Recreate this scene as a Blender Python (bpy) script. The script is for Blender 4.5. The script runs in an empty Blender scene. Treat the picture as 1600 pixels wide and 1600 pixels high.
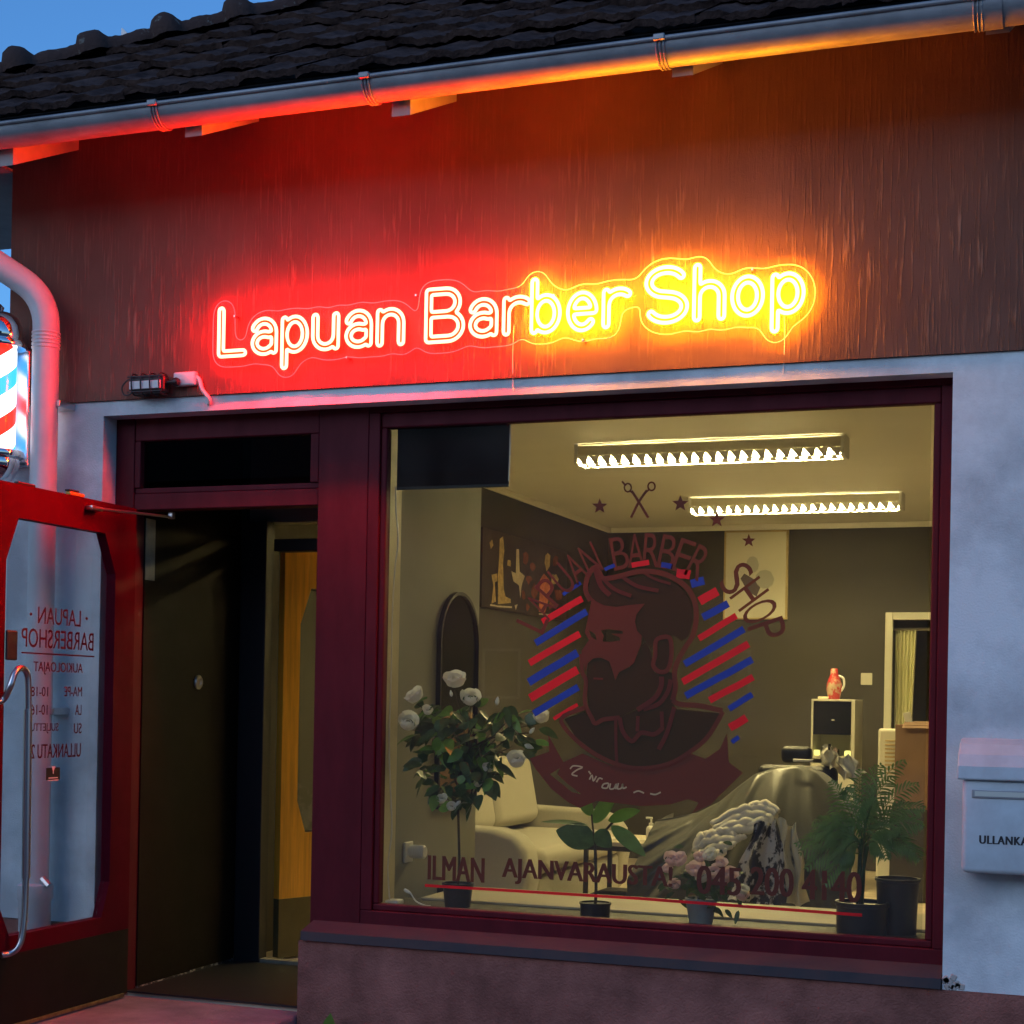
import bpy, bmesh, math, random
import numpy as np
from mathutils import Vector, Matrix
from mathutils.geometry import tessellate_polygon
random.seed(7)
C = bpy.context.scene.collection
SC = bpy.context.scene
R = math.radians

# ------------------------------------------------------------------ camera
F, CX, CY = 2517.0, 800.6, 1088.8            # focal length and principal point in photo pixels (1600 wide)
YAW, PIT, ROL = R(20.25), R(0.195), R(1.07)
EYE = Vector((0, -5.9, 1.29))
FW = Vector((-math.sin(YAW)*math.cos(PIT), math.cos(YAW)*math.cos(PIT), math.sin(PIT)))
R0 = Vector((math.cos(YAW), math.sin(YAW), 0)); U0 = R0.cross(FW)
RT = R0*math.cos(ROL) + U0*math.sin(ROL); UP = U0*math.cos(ROL) - R0*math.sin(ROL)
cd = bpy.data.cameras.new('camera'); cam = bpy.data.objects.new('camera', cd); C.objects.link(cam)
cd.sensor_width = 36; cd.lens = 36*F/1600; cd.shift_x = (800-CX)/1600; cd.shift_y = (CY-800)/1600
cd.clip_start = 0.05; cd.clip_end = 500
cam.matrix_world = Matrix(((RT.x, UP.x, -FW.x, EYE.x), (RT.y, UP.y, -FW.y, EYE.y), (RT.z, UP.z, -FW.z, EYE.z), (0, 0, 0, 1)))
SC.camera = cam

def P(px, py, x=None, y=None, z=None):
    """the point of a real plane (x=, y= or z= const) that the photo shows at that pixel"""
    d = RT*((px-CX)/F) - UP*((py-CY)/F) + FW
    t = (x-EYE.x)/d.x if x is not None else (y-EYE.y)/d.y if y is not None else (z-EYE.z)/d.z
    return EYE + d*t

# ------------------------------------------------------------------ sky, sun, exposure
SUN_EL, SUN_AZ = R(10.0), R(200)               # low sun, down the street behind the camera
w = bpy.data.worlds.new('World'); SC.world = w; w.use_nodes = True
nt = w.node_tree; bg = nt.nodes['Background']
sky = nt.nodes.new('ShaderNodeTexSky'); sky.sky_type = 'NISHITA'; sky.sun_disc = False
sky.sun_elevation = SUN_EL; sky.sun_rotation = SUN_AZ; sky.ozone_density = 6.0; sky.dust_density = 0.5
nt.links.new(sky.outputs[0], bg.inputs[0])
bg.inputs[1].default_value = 0.15
sd = bpy.data.lights.new('sun', 'SUN'); sd.energy = 0.28; sd.angle = R(40); sd.color = (1, 0.97, 0.95)
so = bpy.data.objects.new('sun', sd); C.objects.link(so)
sdir = Vector((math.sin(SUN_AZ)*math.cos(R(25)), math.cos(SUN_AZ)*math.cos(R(25)), math.sin(R(25))))
so.rotation_euler = sdir.to_track_quat('Z', 'Y').to_euler(); so.location = (0, -20, 12)
vs = SC.view_settings; vs.view_transform = 'Standard'; vs.look = 'None'; vs.exposure = 0.78; vs.gamma = 1
SC.cycles.max_bounces = 10; SC.cycles.transparent_max_bounces = 24
SC.cycles.use_denoising = True
SC.cycles.sample_clamp_indirect = 6.0

# ------------------------------------------------------------------ materials
MATS = {}
def mat(name, col, rough=0.6, metal=0.0, var=0.0, vscale=6.0, bump=0.0, bscale=40.0, stretch=(1, 1, 1), col2=None,
        spec=0.5, emit=None, estr=0.0, transl=0.0, coat=0.0, thr=None, sheen=0.0, detail=6.0):
    m = bpy.data.materials.new(name); m.use_nodes = True; MATS[name] = m
    n = m.node_tree.nodes; l = m.node_tree.links; b = n['Principled BSDF']
    b.inputs['Base Color'].default_value = (*col, 1); b.inputs['Roughness'].default_value = rough
    b.inputs['Metallic'].default_value = metal; b.inputs['Specular IOR Level'].default_value = spec
    b.inputs['Coat Weight'].default_value = coat; b.inputs['Sheen Weight'].default_value = sheen
    tc = n.new('ShaderNodeTexCoord'); mp = n.new('ShaderNodeMapping'); mp.inputs['Scale'].default_value = stretch
    l.new(tc.outputs['Object'], mp.inputs['Vector'])
    if var or col2:
        nz = n.new('ShaderNodeTexNoise'); nz.inputs['Scale'].default_value = vscale; nz.inputs['Detail'].default_value = detail
        nz.inputs['Roughness'].default_value = 0.62
        l.new(mp.outputs[0], nz.inputs['Vector'])
        rp = n.new('ShaderNodeValToRGB')
        lo, hi = thr if thr else (0.32, 0.68)
        rp.color_ramp.elements[0].position = lo; rp.color_ramp.elements[1].position = hi
        c2 = col2 if col2 else tuple(c*(1-var) for c in col)
        c1 = col if col2 else tuple(min(1, c*(1+var*0.6)) for c in col)
        rp.color_ramp.elements[0].color = (*c2, 1); rp.color_ramp.elements[1].color = (*c1, 1)
        l.new(nz.outputs['Fac'], rp.inputs[0]); l.new(rp.outputs[0], b.inputs['Base Color'])
        rr = n.new('ShaderNodeMapRange'); rr.inputs['To Min'].default_value = min(1, rough*1.15); rr.inputs['To Max'].default_value = rough*0.8
        l.new(nz.outputs['Fac'], rr.inputs['Value']); l.new(rr.outputs[0], b.inputs['Roughness'])
    if bump:
        nb = n.new('ShaderNodeTexNoise'); nb.inputs['Scale'].default_value = bscale; nb.inputs['Detail'].default_value = 4
        l.new(mp.outputs[0], nb.inputs['Vector'])
        bp = n.new('ShaderNodeBump'); bp.inputs['Strength'].default_value = bump; bp.inputs['Distance'].default_value = 0.01
        l.new(nb.outputs['Fac'], bp.inputs['Height']); l.new(bp.outputs[0], b.inputs['Normal'])
    if emit:
        b.inputs['Emission Color'].default_value = (*emit, 1); b.inputs['Emission Strength'].default_value = estr
    if transl:
        tr = n.new('ShaderNodeBsdfTranslucent'); tr.inputs[0].default_value = (*col, 1)
        mx = n.new('ShaderNodeMixShader'); mx.inputs[0].default_value = transl
        l.new(b.outputs[0], mx.inputs[1]); l.new(tr.outputs[0], mx.inputs[2]); l.new(mx.outputs[0], n['Material Output'].inputs[0])
    return m
def glass(name, tintc=(0.93, 0.95, 0.94), rough=0.0, k=1.0):
    m = bpy.data.materials.new(name); m.use_nodes = True; MATS[name] = m
    n = m.node_tree.nodes; l = m.node_tree.links; n.remove(n['Principled BSDF'])
    t = n.new('ShaderNodeBsdfTransparent'); t.inputs[0].default_value = (*tintc, 1)
    g = n.new('ShaderNodeBsdfGlossy'); g.inputs['Roughness'].default_value = rough
    f = n.new('ShaderNodeFresnel'); f.inputs[0].default_value = 1.45
    mm = n.new('ShaderNodeMath'); mm.operation = 'MULTIPLY'; mm.inputs[1].default_value = k
    mx = n.new('ShaderNodeMixShader'); l.new(f.outputs[0], mm.inputs[0]); l.new(mm.outputs[0], mx.inputs[0])
    l.new(t.outputs[0], mx.inputs[1]); l.new(g.outputs[0], mx.inputs[2]); l.new(mx.outputs[0], n['Material Output'].inputs[0])
    return m

# stucco: brown render combed downwards, old patches
m_stucco = mat('brown_stucco', (0.235, 0.125, 0.085), 0.85)
def stucco_nodes(m):
    n = m.node_tree.nodes; l = m.node_tree.links; b = n['Principled BSDF']
    tc = n['Texture Coordinate']
    def noise(sc, st, det=5, rough=0.6):
        mp = n.new('ShaderNodeMapping'); mp.inputs['Scale'].default_value = st; l.new(tc.outputs['Object'], mp.inputs['Vector'])
        z = n.new('ShaderNodeTexNoise'); z.inputs['Scale'].default_value = sc; z.inputs['Detail'].default_value = det
        z.inputs['Roughness'].default_value = rough; l.new(mp.outputs[0], z.inputs['Vector']); return z
    strk = noise(1.0, (95, 20, 5.5), 4, 0.55); fine = noise(240, (1, 1, .35), 3); patch = noise(1.7, (1, 1, .7), 5); grit = noise(300, (1, 1, 1), 2)
    where = noise(2.2, (1, 1, 1.3), 2)
    r1 = n.new('ShaderNodeValToRGB'); r1.color_ramp.elements[0].position = .53; r1.color_ramp.elements[1].position = .66
    l.new(strk.outputs['Fac'], r1.inputs[0])
    r2 = n.new('ShaderNodeValToRGB'); r2.color_ramp.elements[0].position = .36; r2.color_ramp.elements[1].position = .62
    l.new(where.outputs['Fac'], r2.inputs[0])
    mul = n.new('ShaderNodeMath'); mul.operation = 'MULTIPLY'; l.new(r1.outputs[0], mul.inputs[0]); l.new(r2.outputs[0], mul.inputs[1])
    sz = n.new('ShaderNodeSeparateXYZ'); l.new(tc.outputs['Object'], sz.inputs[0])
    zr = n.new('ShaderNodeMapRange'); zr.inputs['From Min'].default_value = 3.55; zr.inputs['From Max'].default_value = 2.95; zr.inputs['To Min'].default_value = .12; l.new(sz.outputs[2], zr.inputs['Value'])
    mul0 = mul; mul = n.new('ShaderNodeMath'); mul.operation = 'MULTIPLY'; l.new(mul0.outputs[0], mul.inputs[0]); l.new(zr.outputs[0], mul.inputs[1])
    rp = n.new('ShaderNodeValToRGB'); e = rp.color_ramp.elements
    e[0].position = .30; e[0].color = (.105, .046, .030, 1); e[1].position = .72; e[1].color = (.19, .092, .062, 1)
    l.new(patch.outputs['Fac'], rp.inputs[0])
    mx = n.new('ShaderNodeMix'); mx.data_type = 'RGBA'; mx.inputs[7].default_value = (.37, .20, .13, 1)  # paler streak colour paints in the highlights on the combed ridges
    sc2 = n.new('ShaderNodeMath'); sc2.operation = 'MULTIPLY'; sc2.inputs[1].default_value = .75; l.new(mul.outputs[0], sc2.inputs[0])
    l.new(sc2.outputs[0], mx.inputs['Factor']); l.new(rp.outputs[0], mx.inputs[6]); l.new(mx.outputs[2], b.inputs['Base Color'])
    h1 = n.new('ShaderNodeMath'); h1.operation = 'MULTIPLY_ADD'; h1.inputs[1].default_value = .22; l.new(fine.outputs['Fac'], h1.inputs[0]); l.new(mul.outputs[0], h1.inputs[2])
    h2 = n.new('ShaderNodeMath'); h2.operation = 'MULTIPLY_ADD'; h2.inputs[1].default_value = .12; l.new(grit.outputs['Fac'], h2.inputs[0]); l.new(h1.outputs[0], h2.inputs[2])
    h3 = n.new('ShaderNodeMath'); h3.operation = 'MULTIPLY_ADD'; h3.inputs[1].default_value = .5; l.new(strk.outputs['Fac'], h3.inputs[0]); h3.inputs[1].default_value = .32; l.new(h2.outputs[0], h3.inputs[2])
    bp = n.new('ShaderNodeBump'); bp.inputs['Strength'].default_value = 1.0; bp.inputs['Distance'].default_value = .006
    l.new(h3.outputs[0], bp.inputs['Height']); l.new(bp.outputs[0], b.inputs['Normal'])
stucco_nodes(m_stucco)
m_white = mat('white_plaster', (.76, .84, .85), .9, col2=(.47, .53, .55), vscale=1.7, thr=(.40, .58), bump=.30, bscale=130, detail=12, spec=.2)
m_plinth = mat('plinth_render', (.30, .125, .10), .95, var=.45, vscale=4, bump=.8, bscale=120, spec=.15, detail=10)
m_maroon = mat('maroon_paint', (.085, .0065, .013), .6, var=.22, vscale=9, bump=.06, bscale=35, stretch=(1, 1, .3), spec=.16)
m_red = mat('red_door_paint', (.072, .0004, .009), .6, spec=.05, var=.2, vscale=5, bump=.05, bscale=30)
m_kick = mat('dark_kick_panel', (.009, .006, .005), .6, spec=.2, var=.3, vscale=5)
m_brass = mat('brass_strip', (.42, .31, .16), .4, metal=1, var=.4, vscale=30)
m_steel = mat('brushed_steel', (.55, .55, .56), .28, metal=1)
m_chrome = mat('polished_chrome', (.78, .78, .8), .08, metal=1)
m_zinc = mat('grey_zinc_sheet', (.37, .40, .43), .38, metal=.55, var=.15, vscale=6)
m_gut = mat('painted_gutter', (.27, .29, .31), .5, metal=.25, var=.3, vscale=9, stretch=(.5, 1, 1), spec=.4)
m_pipe = mat('white_downpipe', (.62, .62, .62), .45, var=.1, vscale=7)
m_soffit = mat('grey_soffit_boards', (.36, .35, .34), .7, var=.12, vscale=9)
m_sill = mat('weathered_sill_metal', (.045, .045, .054), .65, metal=.1, col2=(.075, .055, .058), vscale=5, thr=(.42, .66), spec=.3, bump=.2, bscale=20)
m_tile = mat('old_roof_tile', (.090, .058, .050), 1.0, vscale=9, bump=1.0, bscale=45, spec=.03, col2=(.028, .019, .018))
m_cap = mat('mossy_hip_cap', (.07, .045, .04), .95, col2=(.15, .145, .13), vscale=16, thr=(.34, .40), bump=.6, bscale=50, spec=.05)
m_pave = mat('asphalt_pavement', (.06, .06, .062), .9, var=.3, vscale=3, bump=.5, bscale=160)
m_step = mat('concrete_step', (.23, .19, .21), .9, var=.3, vscale=5, bump=.4, bscale=70)
m_black = mat('black_plastic', (.014, .014, .016), .45)
m_dark = mat('near_black_paint', (.012, .010, .010), .55)
m_vest = mat('dark_brown_laminate', (.013, .010, .006), .6, spec=.08, var=.12, vscale=4)
m_worn = mat('worn_painted_edge', (.40, .37, .30), .8, col2=(.02, .018, .016), vscale=42, thr=(.50, .56))
m_tan = mat('tan_edge_trim', (.30, .26, .17), .6, var=.25, vscale=20)
m_cream = mat('cream_paint', (.62, .55, .36), .5, var=.1, vscale=6)
m_wood = mat('varnished_orange_wood', (.85, .38, .035), .3, var=.28, vscale=3.5, stretch=(9, 9, .6), coat=.3)
m_dgreen = mat('grey_green_wall', (.27, .27, .23), .8, var=.06, vscale=3)
m_dwall = mat('charcoal_brown_wall', (.060, .054, .042), .8, var=.07, vscale=2)
m_ceil = mat('cream_ceiling', (.90, .87, .80), .85, var=.04, vscale=1.5)
m_floor = mat('pale_floor', (.62, .52, .38), .5, var=.2, vscale=3, stretch=(1, 6, 1))
m_lampw = mat('white_enamel', (.80, .80, .76), .4)
m_tube = mat('lit_fluorescent_tube', (.9, .9, .9), .5, emit=(1.0, .79, .34), estr=200)
m_sofa = mat('cream_sofa_cloth', (.44, .41, .31), .9, var=.06, vscale=60, bump=.25, bscale=300, sheen=.2)
m_sofad = mat('cream_cushion_cloth', (.38, .355, .27), .9, var=.06, vscale=60, bump=.2, bscale=300, sheen=.2)
m_cape = mat('satin_grey_cape', (.080, .080, .064), .30, sheen=.2, var=.08, vscale=5)
m_knit = mat('cream_chunky_wool', (.90, .85, .70), .95, bump=.5, bscale=200, var=.08, vscale=40)
m_print = mat('black_white_printed_cloth', (.62, .62, .64), .8, col2=(.035, .037, .05), vscale=14, thr=(.47, .53))
m_leafd = mat('dark_green_leaf', (.055, .11, .038), .32, var=.5, vscale=25, transl=.22)
m_leafl = mat('fresh_green_leaf', (.13, .28, .05), .4, var=.25, vscale=25, transl=.3)
m_palm = mat('palm_green', (.10, .21, .06), .45, var=.45, vscale=15, transl=.35)
m_petw = mat('white_petal', (.88, .88, .80), .6, transl=.4)
m_petp = mat('pink_petal', (.90, .70, .69), .6, var=.15, vscale=20, transl=.4)
m_bark = mat('dark_stem', (.05, .04, .03), .8, var=.3, vscale=30)
m_potd = mat('black_pot', (.018, .018, .022), .4)
m_potg = mat('blue_grey_pot', (.22, .25, .27), .5, var=.08, vscale=8)
m_bench = mat('dark_sill_board', (.035, .030, .022), .6, var=.15, vscale=5)
m_upst = mat('beige_upstand_board', (.58, .51, .36), .6, var=.04, vscale=4)
m_blind = mat('dark_navy_blind', (.012, .004, .005), .9, spec=.1)
m_mirr = mat('mirror_glass', (.42, .46, .43), .03, metal=1)
m_poster = mat('pale_poster_paper', (.66, .62, .48), .6, var=.04, vscale=4)
m_posterd = mat('dark_poster_print', (.05, .035, .03), .4, col2=(.02, .016, .015), vscale=5)
m_gold = mat('printed_gold', (.75, .55, .22), .5, var=.35, vscale=30)
m_pale = mat('printed_cream', (.80, .70, .50), .5, var=.2, vscale=20)
m_orange = mat('printed_orange', (.80, .24, .12), .5, var=.3, vscale=20)
m_oak = mat('light_wood_frame', (.50, .38, .18), .5, var=.15, vscale=20)
m_vbrown = mat('brown_window_vinyl', (.125, .045, .030), .7, transl=.22, spec=.2)
m_vred = mat('red_window_vinyl', (.62, .006, .016), .5, transl=.40)
m_vblue = mat('blue_window_vinyl', (.010, .045, .42), .5, transl=.40)
m_vcream = mat('cream_window_vinyl', (.55, .50, .25), .5, transl=.3)
m_door_vinyl = mat('maroon_door_vinyl', (.055, .003, .010), .7, spec=.1)
m_card = mat('brown_cardboard', (.22, .13, .08), .85, var=.12, vscale=6)
m_boxw = mat('box_white', (.68, .66, .55), .5)
m_screen = mat('dark_glass_panel', (.012, .012, .012), .12)
m_curt = mat('pale_curtain_cloth', (.82, .80, .52), .85)
m_mailb = mat('pale_grey_mailbox', (.52, .60, .63), .42, var=.14, vscale=9, detail=10)
m_text = mat('black_lettering', (.02, .02, .025), .5)
m_wht = mat('white_plastic', (.72, .72, .70), .4)
m_lbl = mat('mailbox_name_card', (.62, .64, .56), .3)
m_yel = mat('yellow_plastic', (.62, .36, .05), .45)
m_acry = glass('clear_acrylic', (.99, .99, .99), .05, .05)
m_aedge = mat('acrylic_cut_edge', (.8, .8, .8), .3, transl=.6)
m_glass = glass('window_glass', (.93, .94, .92), 0.0, .9)
def smudge_veil(m, lo, hi):  # smudge film whose pale colour also stands in for the reflected veil
    n = m.node_tree.nodes; l = m.node_tree.links; out = n['Material Output']; src = out.inputs[0].links[0].from_socket
    df = n.new('ShaderNodeBsdfDiffuse'); df.inputs[0].default_value = (.55, .5, .42, 1); tc = n.new('ShaderNodeTexCoord')
    nz = n.new('ShaderNodeTexNoise'); nz.inputs['Scale'].default_value = 3; nz.inputs['Detail'].default_value = 8; l.new(tc.outputs['Object'], nz.inputs['Vector'])
    mr_ = n.new('ShaderNodeMapRange'); mr_.inputs['From Min'].default_value = .3; mr_.inputs['From Max'].default_value = .7; mr_.inputs['To Min'].default_value = lo; mr_.inputs['To Max'].default_value = hi
    l.new(nz.outputs['Fac'], mr_.inputs['Value']); mx = n.new('ShaderNodeMixShader'); l.new(mr_.outputs[0], mx.inputs[0]); l.new(src, mx.inputs[1]); l.new(df.outputs[0], mx.inputs[2]); l.new(mx.outputs[0], out.inputs[0])
smudge_veil(m_glass, .008, .035)
m_dglass = glass('door_glass', (.97, .98, .98), 0.0, .35)
m_tglass = glass('transom_glass', (.55, .55, .56), 0.0, 1.0)
m_nred = mat('lit_red_neon', (.9, .3, .25), .4, emit=(1, .0048, .0026), estr=190)
m_nyel = mat('lit_yellow_neon', (.9, .8, .4), .4, emit=(1, .29, .0046), estr=122)
m_face = mat('amber_letter_backing', (.16, .085, .012), .7, spec=.1)
m_cyan = mat('bottle_red_print', (.45, .03, .03), .35, col2=(.50, .36, .24), vscale=14, thr=(.45, .52))
m_lime = mat('lit_counter_lamp', (.9, .9, .5), .4, emit=(1, .9, .25), estr=.8)

# lit barber pole: helical bands
m_pole = bpy.data.materials.new('lit_striped_cylinder'); m_pole.use_nodes = True
def pole_nodes(m):
    n = m.node_tree.nodes; l = m.node_tree.links; b = n['Principled BSDF']
    tc = n.new('ShaderNodeTexCoord'); sx = n.new('ShaderNodeSeparateXYZ'); l.new(tc.outputs['Object'], sx.inputs[0])
    def mth(op, a, bb=None, v=None):
        q = n.new('ShaderNodeMath'); q.operation = op; l.new(a, q.inputs[0])
        if bb is not None: l.new(bb, q.inputs[1])
        if v is not None: q.inputs[1].default_value = v
        return q.outputs[0]
    ang = mth('ARCTAN2', sx.outputs[1], sx.outputs[0]); a = mth('MULTIPLY', ang, v=1/(2*math.pi)); zz = mth('MULTIPLY', sx.outputs[2], v=-2.9)
    s = mth('ADD', a, zz); s = mth('ADD', s, v=POLE_PHASE); fr = mth('FRACT', s)
    rp = n.new('ShaderNodeValToRGB'); rp.color_ramp.interpolation = 'CONSTANT'; e = rp.color_ramp.elements
    e[0].position = 0; e[0].color = (.95, .02, .01, 1); e[1].position = .22; e[1].color = (1, 1, 1, 1)
    for p, c in ((.5, (.03, .32, .80, 1)), (.72, (1, 1, 1, 1))):
        k = e.new(p); k.color = c
    l.new(fr, rp.inputs[0]); l.new(rp.outputs[0], b.inputs['Base Color']); l.new(rp.outputs[0], b.inputs['Emission Color'])
    b.inputs['Emission Strength'].default_value = 1.3; b.inputs['Roughness'].default_value = .15
POLE_PHASE = 0.87
pole_nodes(m_pole)

# ------------------------------------------------------------------ building helpers
ORIG = {}
def thing(name, label, cat, loc=(0, 0, 0), group=None):
    o = bpy.data.objects.new(name, None); C.objects.link(o); o.location = loc; o.empty_display_size = .1
    o['label'] = label; o['category'] = cat
    if group: o['group'] = group
    ORIG[o.name] = Vector(loc); return o
def tag(o, label, cat, group=None):
    o['label'] = label; o['category'] = cat
    if group: o['group'] = group
    return o
def dup(o, parent=None):
    c = o.copy(); C.objects.link(c)
    if parent: c.parent = parent
    ORIG[c.name] = ORIG.get(o.name, Vector())
    for ch in [k for k in bpy.data.objects if k.parent == o]: dup(ch, c)
    return c

class MB:
    def __init__(s): s.v = []; s.f = []
    def add(s, vs, fs):
        k = len(s.v); s.v += [tuple(a) for a in vs]; s.f += [tuple(i+k for i in f) for f in fs]; return s
    def box(s, a, b, bev=0.0, seg=2, rot=None, piv=None):
        bm = bmesh.new(); bmesh.ops.create_cube(bm, size=1)
        a = Vector(a); b = Vector(b); c = (a+b)/2; d = b-a
        for v in bm.verts: v.co = Vector((v.co.x*d.x, v.co.y*d.y, v.co.z*d.z))+c
        if bev: bmesh.ops.bevel(bm, geom=bm.edges[:], offset=min(bev, min(abs(d.x), abs(d.y), abs(d.z))*.49), segments=seg, affect='EDGES', profile=.5)
        if rot is not None:
            pv = Vector(piv) if piv is not None else c
            for v in bm.verts: v.co = rot @ (v.co-pv)+pv
        return s.bm(bm)
    def bm(s, bm):
        bm.verts.index_update(); s.add([v.co for v in bm.verts], [[v.index for v in f.verts] for f in bm.faces]); bm.free(); return s
    def tube(s, pts, r, n=10, closed=False, caps=True):
        pts = [Vector(p) for p in pts]; N = len(pts); rr = r if hasattr(r, '__len__') else [r]*N
        T = []
        for i in range(N):
            a = pts[(i-1) % N] if closed else pts[max(0, i-1)]; b = pts[(i+1) % N] if closed else pts[min(N-1, i+1)]
            t = b-a; T.append(t.normalized() if t.length > 1e-9 else Vector((0, 0, 1)))
        up = Vector((0, 0, 1)) if abs(T[0].z) < .9 else Vector((0, 1, 0))
        nrm = (up-T[0]*up.dot(T[0])).normalized(); k0 = len(s.v)
        for i in range(N):
            nrm = (nrm-T[i]*nrm.dot(T[i])).normalized(); bn = T[i].cross(nrm)
            for k in range(n):
                an = 2*math.pi*k/n; s.v.append(tuple(pts[i]+(nrm*math.cos(an)+bn*math.sin(an))*rr[i]))
        for i in range(N if closed else N-1):
            for k in range(n):
                a = k0+i*n+k; b = k0+i*n+(k+1) % n; c = k0+((i+1) % N)*n+(k+1) % n; d = k0+((i+1) % N)*n+k
                s.f.append((a, b, c, d))
        if caps and not closed:
            s.f.append(tuple(k0+k for k in reversed(range(n)))); s.f.append(tuple(k0+(N-1)*n+k for k in range(n)))
        return s
    def lathe(s, prof, c, n=28, axis='z'):
        k0 = len(s.v); c = Vector(c)
        for r, h in prof:
            for k in range(n):
                a = 2*math.pi*k/n; u, v = r*math.cos(a), r*math.sin(a)
                s.v.append(tuple(c+(Vector((u, v, h)) if axis == 'z' else Vector((u, h, v)) if axis == 'y' else Vector((h, u, v)))))
        for i in range(len(prof)-1):
            for k in range(n):
                s.f.append((k0+i*n+k, k0+i*n+(k+1) % n, k0+(i+1)*n+(k+1) % n, k0+(i+1)*n+k))
        s.f.append(tuple(k0+k for k in reversed(range(n)))); s.f.append(tuple(k0+(len(prof)-1)*n+k for k in range(n)))
        return s
    def prism(s, loops, mp, t):
        """flat outline (with holes) in 2D, mapped by mp(u,v,d), thickness t"""
        loops = [[Vector((p[0], p[1], 0)) for p in lp] for lp in loops]
        tri = tessellate_polygon(loops); fl = [p for lp in loops for p in lp]; n = len(fl); k0 = len(s.v)
        for d in ((0, t) if t else (0,)):
            for p in fl: s.v.append(tuple(mp(p.x, p.y, d)))
        for a, b, c in tri:
            s.f.append((k0+a, k0+b, k0+c))
            if t: s.f.append((k0+n+c, k0+n+b, k0+n+a))
        if t:
            o = 0
            for lp in loops:
                m_ = len(lp)
                for i in range(m_): s.f.append((k0+o+i, k0+o+(i+1) % m_, k0+n+o+(i+1) % m_, k0+n+o+i))
                o += m_
        return s
    def grid(s, nu, nv, fn):
        k0 = len(s.v)
        for i in range(nu+1):
            for j in range(nv+1): s.v.append(tuple(fn(i/nu, j/nv)))
        for i in range(nu):
            for j in range(nv):
                a = k0+i*(nv+1)+j; s.f.append((a, a+1, a+nv+2, a+nv+1))
        return s
    def build(s, name, m, parent=None, smooth=False, recalc=True, auto=None):
        o0 = ORIG.get(parent.name, Vector()) if parent else Vector()
        me = bpy.data.meshes.new(name); me.from_pydata([tuple(Vector(v)-o0) for v in s.v], [], s.f); me.update()
        if recalc:
            b = bmesh.new(); b.from_mesh(me); bmesh.ops.recalc_face_normals(b, faces=b.faces[:]); b.to_mesh(me); b.free()
        me.materials.append(m); o = bpy.data.objects.new(name, me); C.objects.link(o)
        if smooth:
            for p in me.polygons: p.use_smooth = True
            if auto is not None: 
                me.set_sharp_from_angle(angle=R(auto))
        if parent: o.parent = parent
        ORIG[o.name] = o0; return o
def smooth_path(pts, n=8, closed=False):
    pts = [Vector(p) for p in pts]; N = len(pts); out = []
    for i in range(N if closed else N-1):
        p0 = pts[(i-1) % N] if closed or i > 0 else pts[0]; p1 = pts[i]; p2 = pts[(i+1) % N]; p3 = pts[(i+2) % N] if closed or i+2 < N else pts[-1]
        for k in range(n):
            t = k/n; out.append(.5*((2*p1)+(p2-p0)*t+(2*p0-5*p1+4*p2-p3)*t*t+(3*p1-p0-3*p2+p3)*t**3))
    if not closed: out.append(pts[-1])
    return out
def text_geo(s, bold=0.0, spacing=1.0):
    cu = bpy.data.curves.new('t', 'FONT'); cu.body = s; cu.size = 1; cu.offset = bold; cu.resolution_u = 4; cu.space_character = spacing
    ob = bpy.data.objects.new('t', cu); C.objects.link(ob); dg = bpy.context.evaluated_depsgraph_get(); dg.update()
    ev = ob.evaluated_get(dg); me = ev.to_mesh()
    v = [(a.co.x, a.co.y) for a in me.vertices]; f = [tuple(p.vertices) for p in me.polygons]
    ev.to_mesh_clear(); bpy.data.objects.remove(ob); bpy.data.curves.remove(cu)
    return v, f
def text_fit(mb, s, mp, u0, u1, v0, v1, bold=0.0, spacing=1.0, d=0.0):
    hv = abs(v1-v0)*bold*1.1
    for k in ((-1, 0, 1) if bold else (0,)): text_one(mb, s, lambda a, b, dd, k=k: mp(a+k*hv, b+(.0 if k else 0), dd)+Vector((.00015*k, -.00015*k, 0)), u0+hv, u1-hv, v0, v1, spacing)
def text_one(mb, s, mp, u0, u1, v0, v1, spacing, d=0.0):
    v, f = text_geo(s, 0, spacing); xs = [a[0] for a in v]; ys = [a[1] for a in v]
    x0, x1, y0, y1 = min(xs), max(xs), min(ys), max(ys)
    mb.add([mp(u0+(a-x0)/(x1-x0)*(u1-u0), v0+(b-y0)/(y1-y0)*(v1-v0), d) for a, b in v], f)
def rotz(a): return Matrix.Rotation(a, 3, 'Z')

# ------------------------------------------------------------------ ground and building shell
o = MB().grid(1, 1, lambda u, v: (-120+240*u, -140+280*v, -.2)).build('ground', m_pave); o['kind'] = 'structure'
XL, XR0, XR1, XE = -4.57, -.531, 3.2, 3.2      # corner, right of opening, right end
OT = 2.492                                     # top of the shopfront opening
WT = 2.555                                     # top of the white band
BACK = 7.15; HC = 2.78; XLW = -3.98; XRW = 1.6
bld = thing('shop_building', 'low street corner shop with brown stucco over white plaster and dark tiled hip roof', 'building', (-2, 0, 0))
# white lower wall: two piers and the band over the opening
mb = MB()
mb.box((XL, 0, .30), (-4.08, .30, OT)); mb.box((XL, 0, OT), (XR1, .30, WT)); mb.box((XR0, 0, .30), (XR1, .30, OT))
mb.build('white_wall', m_white, bld)
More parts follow.
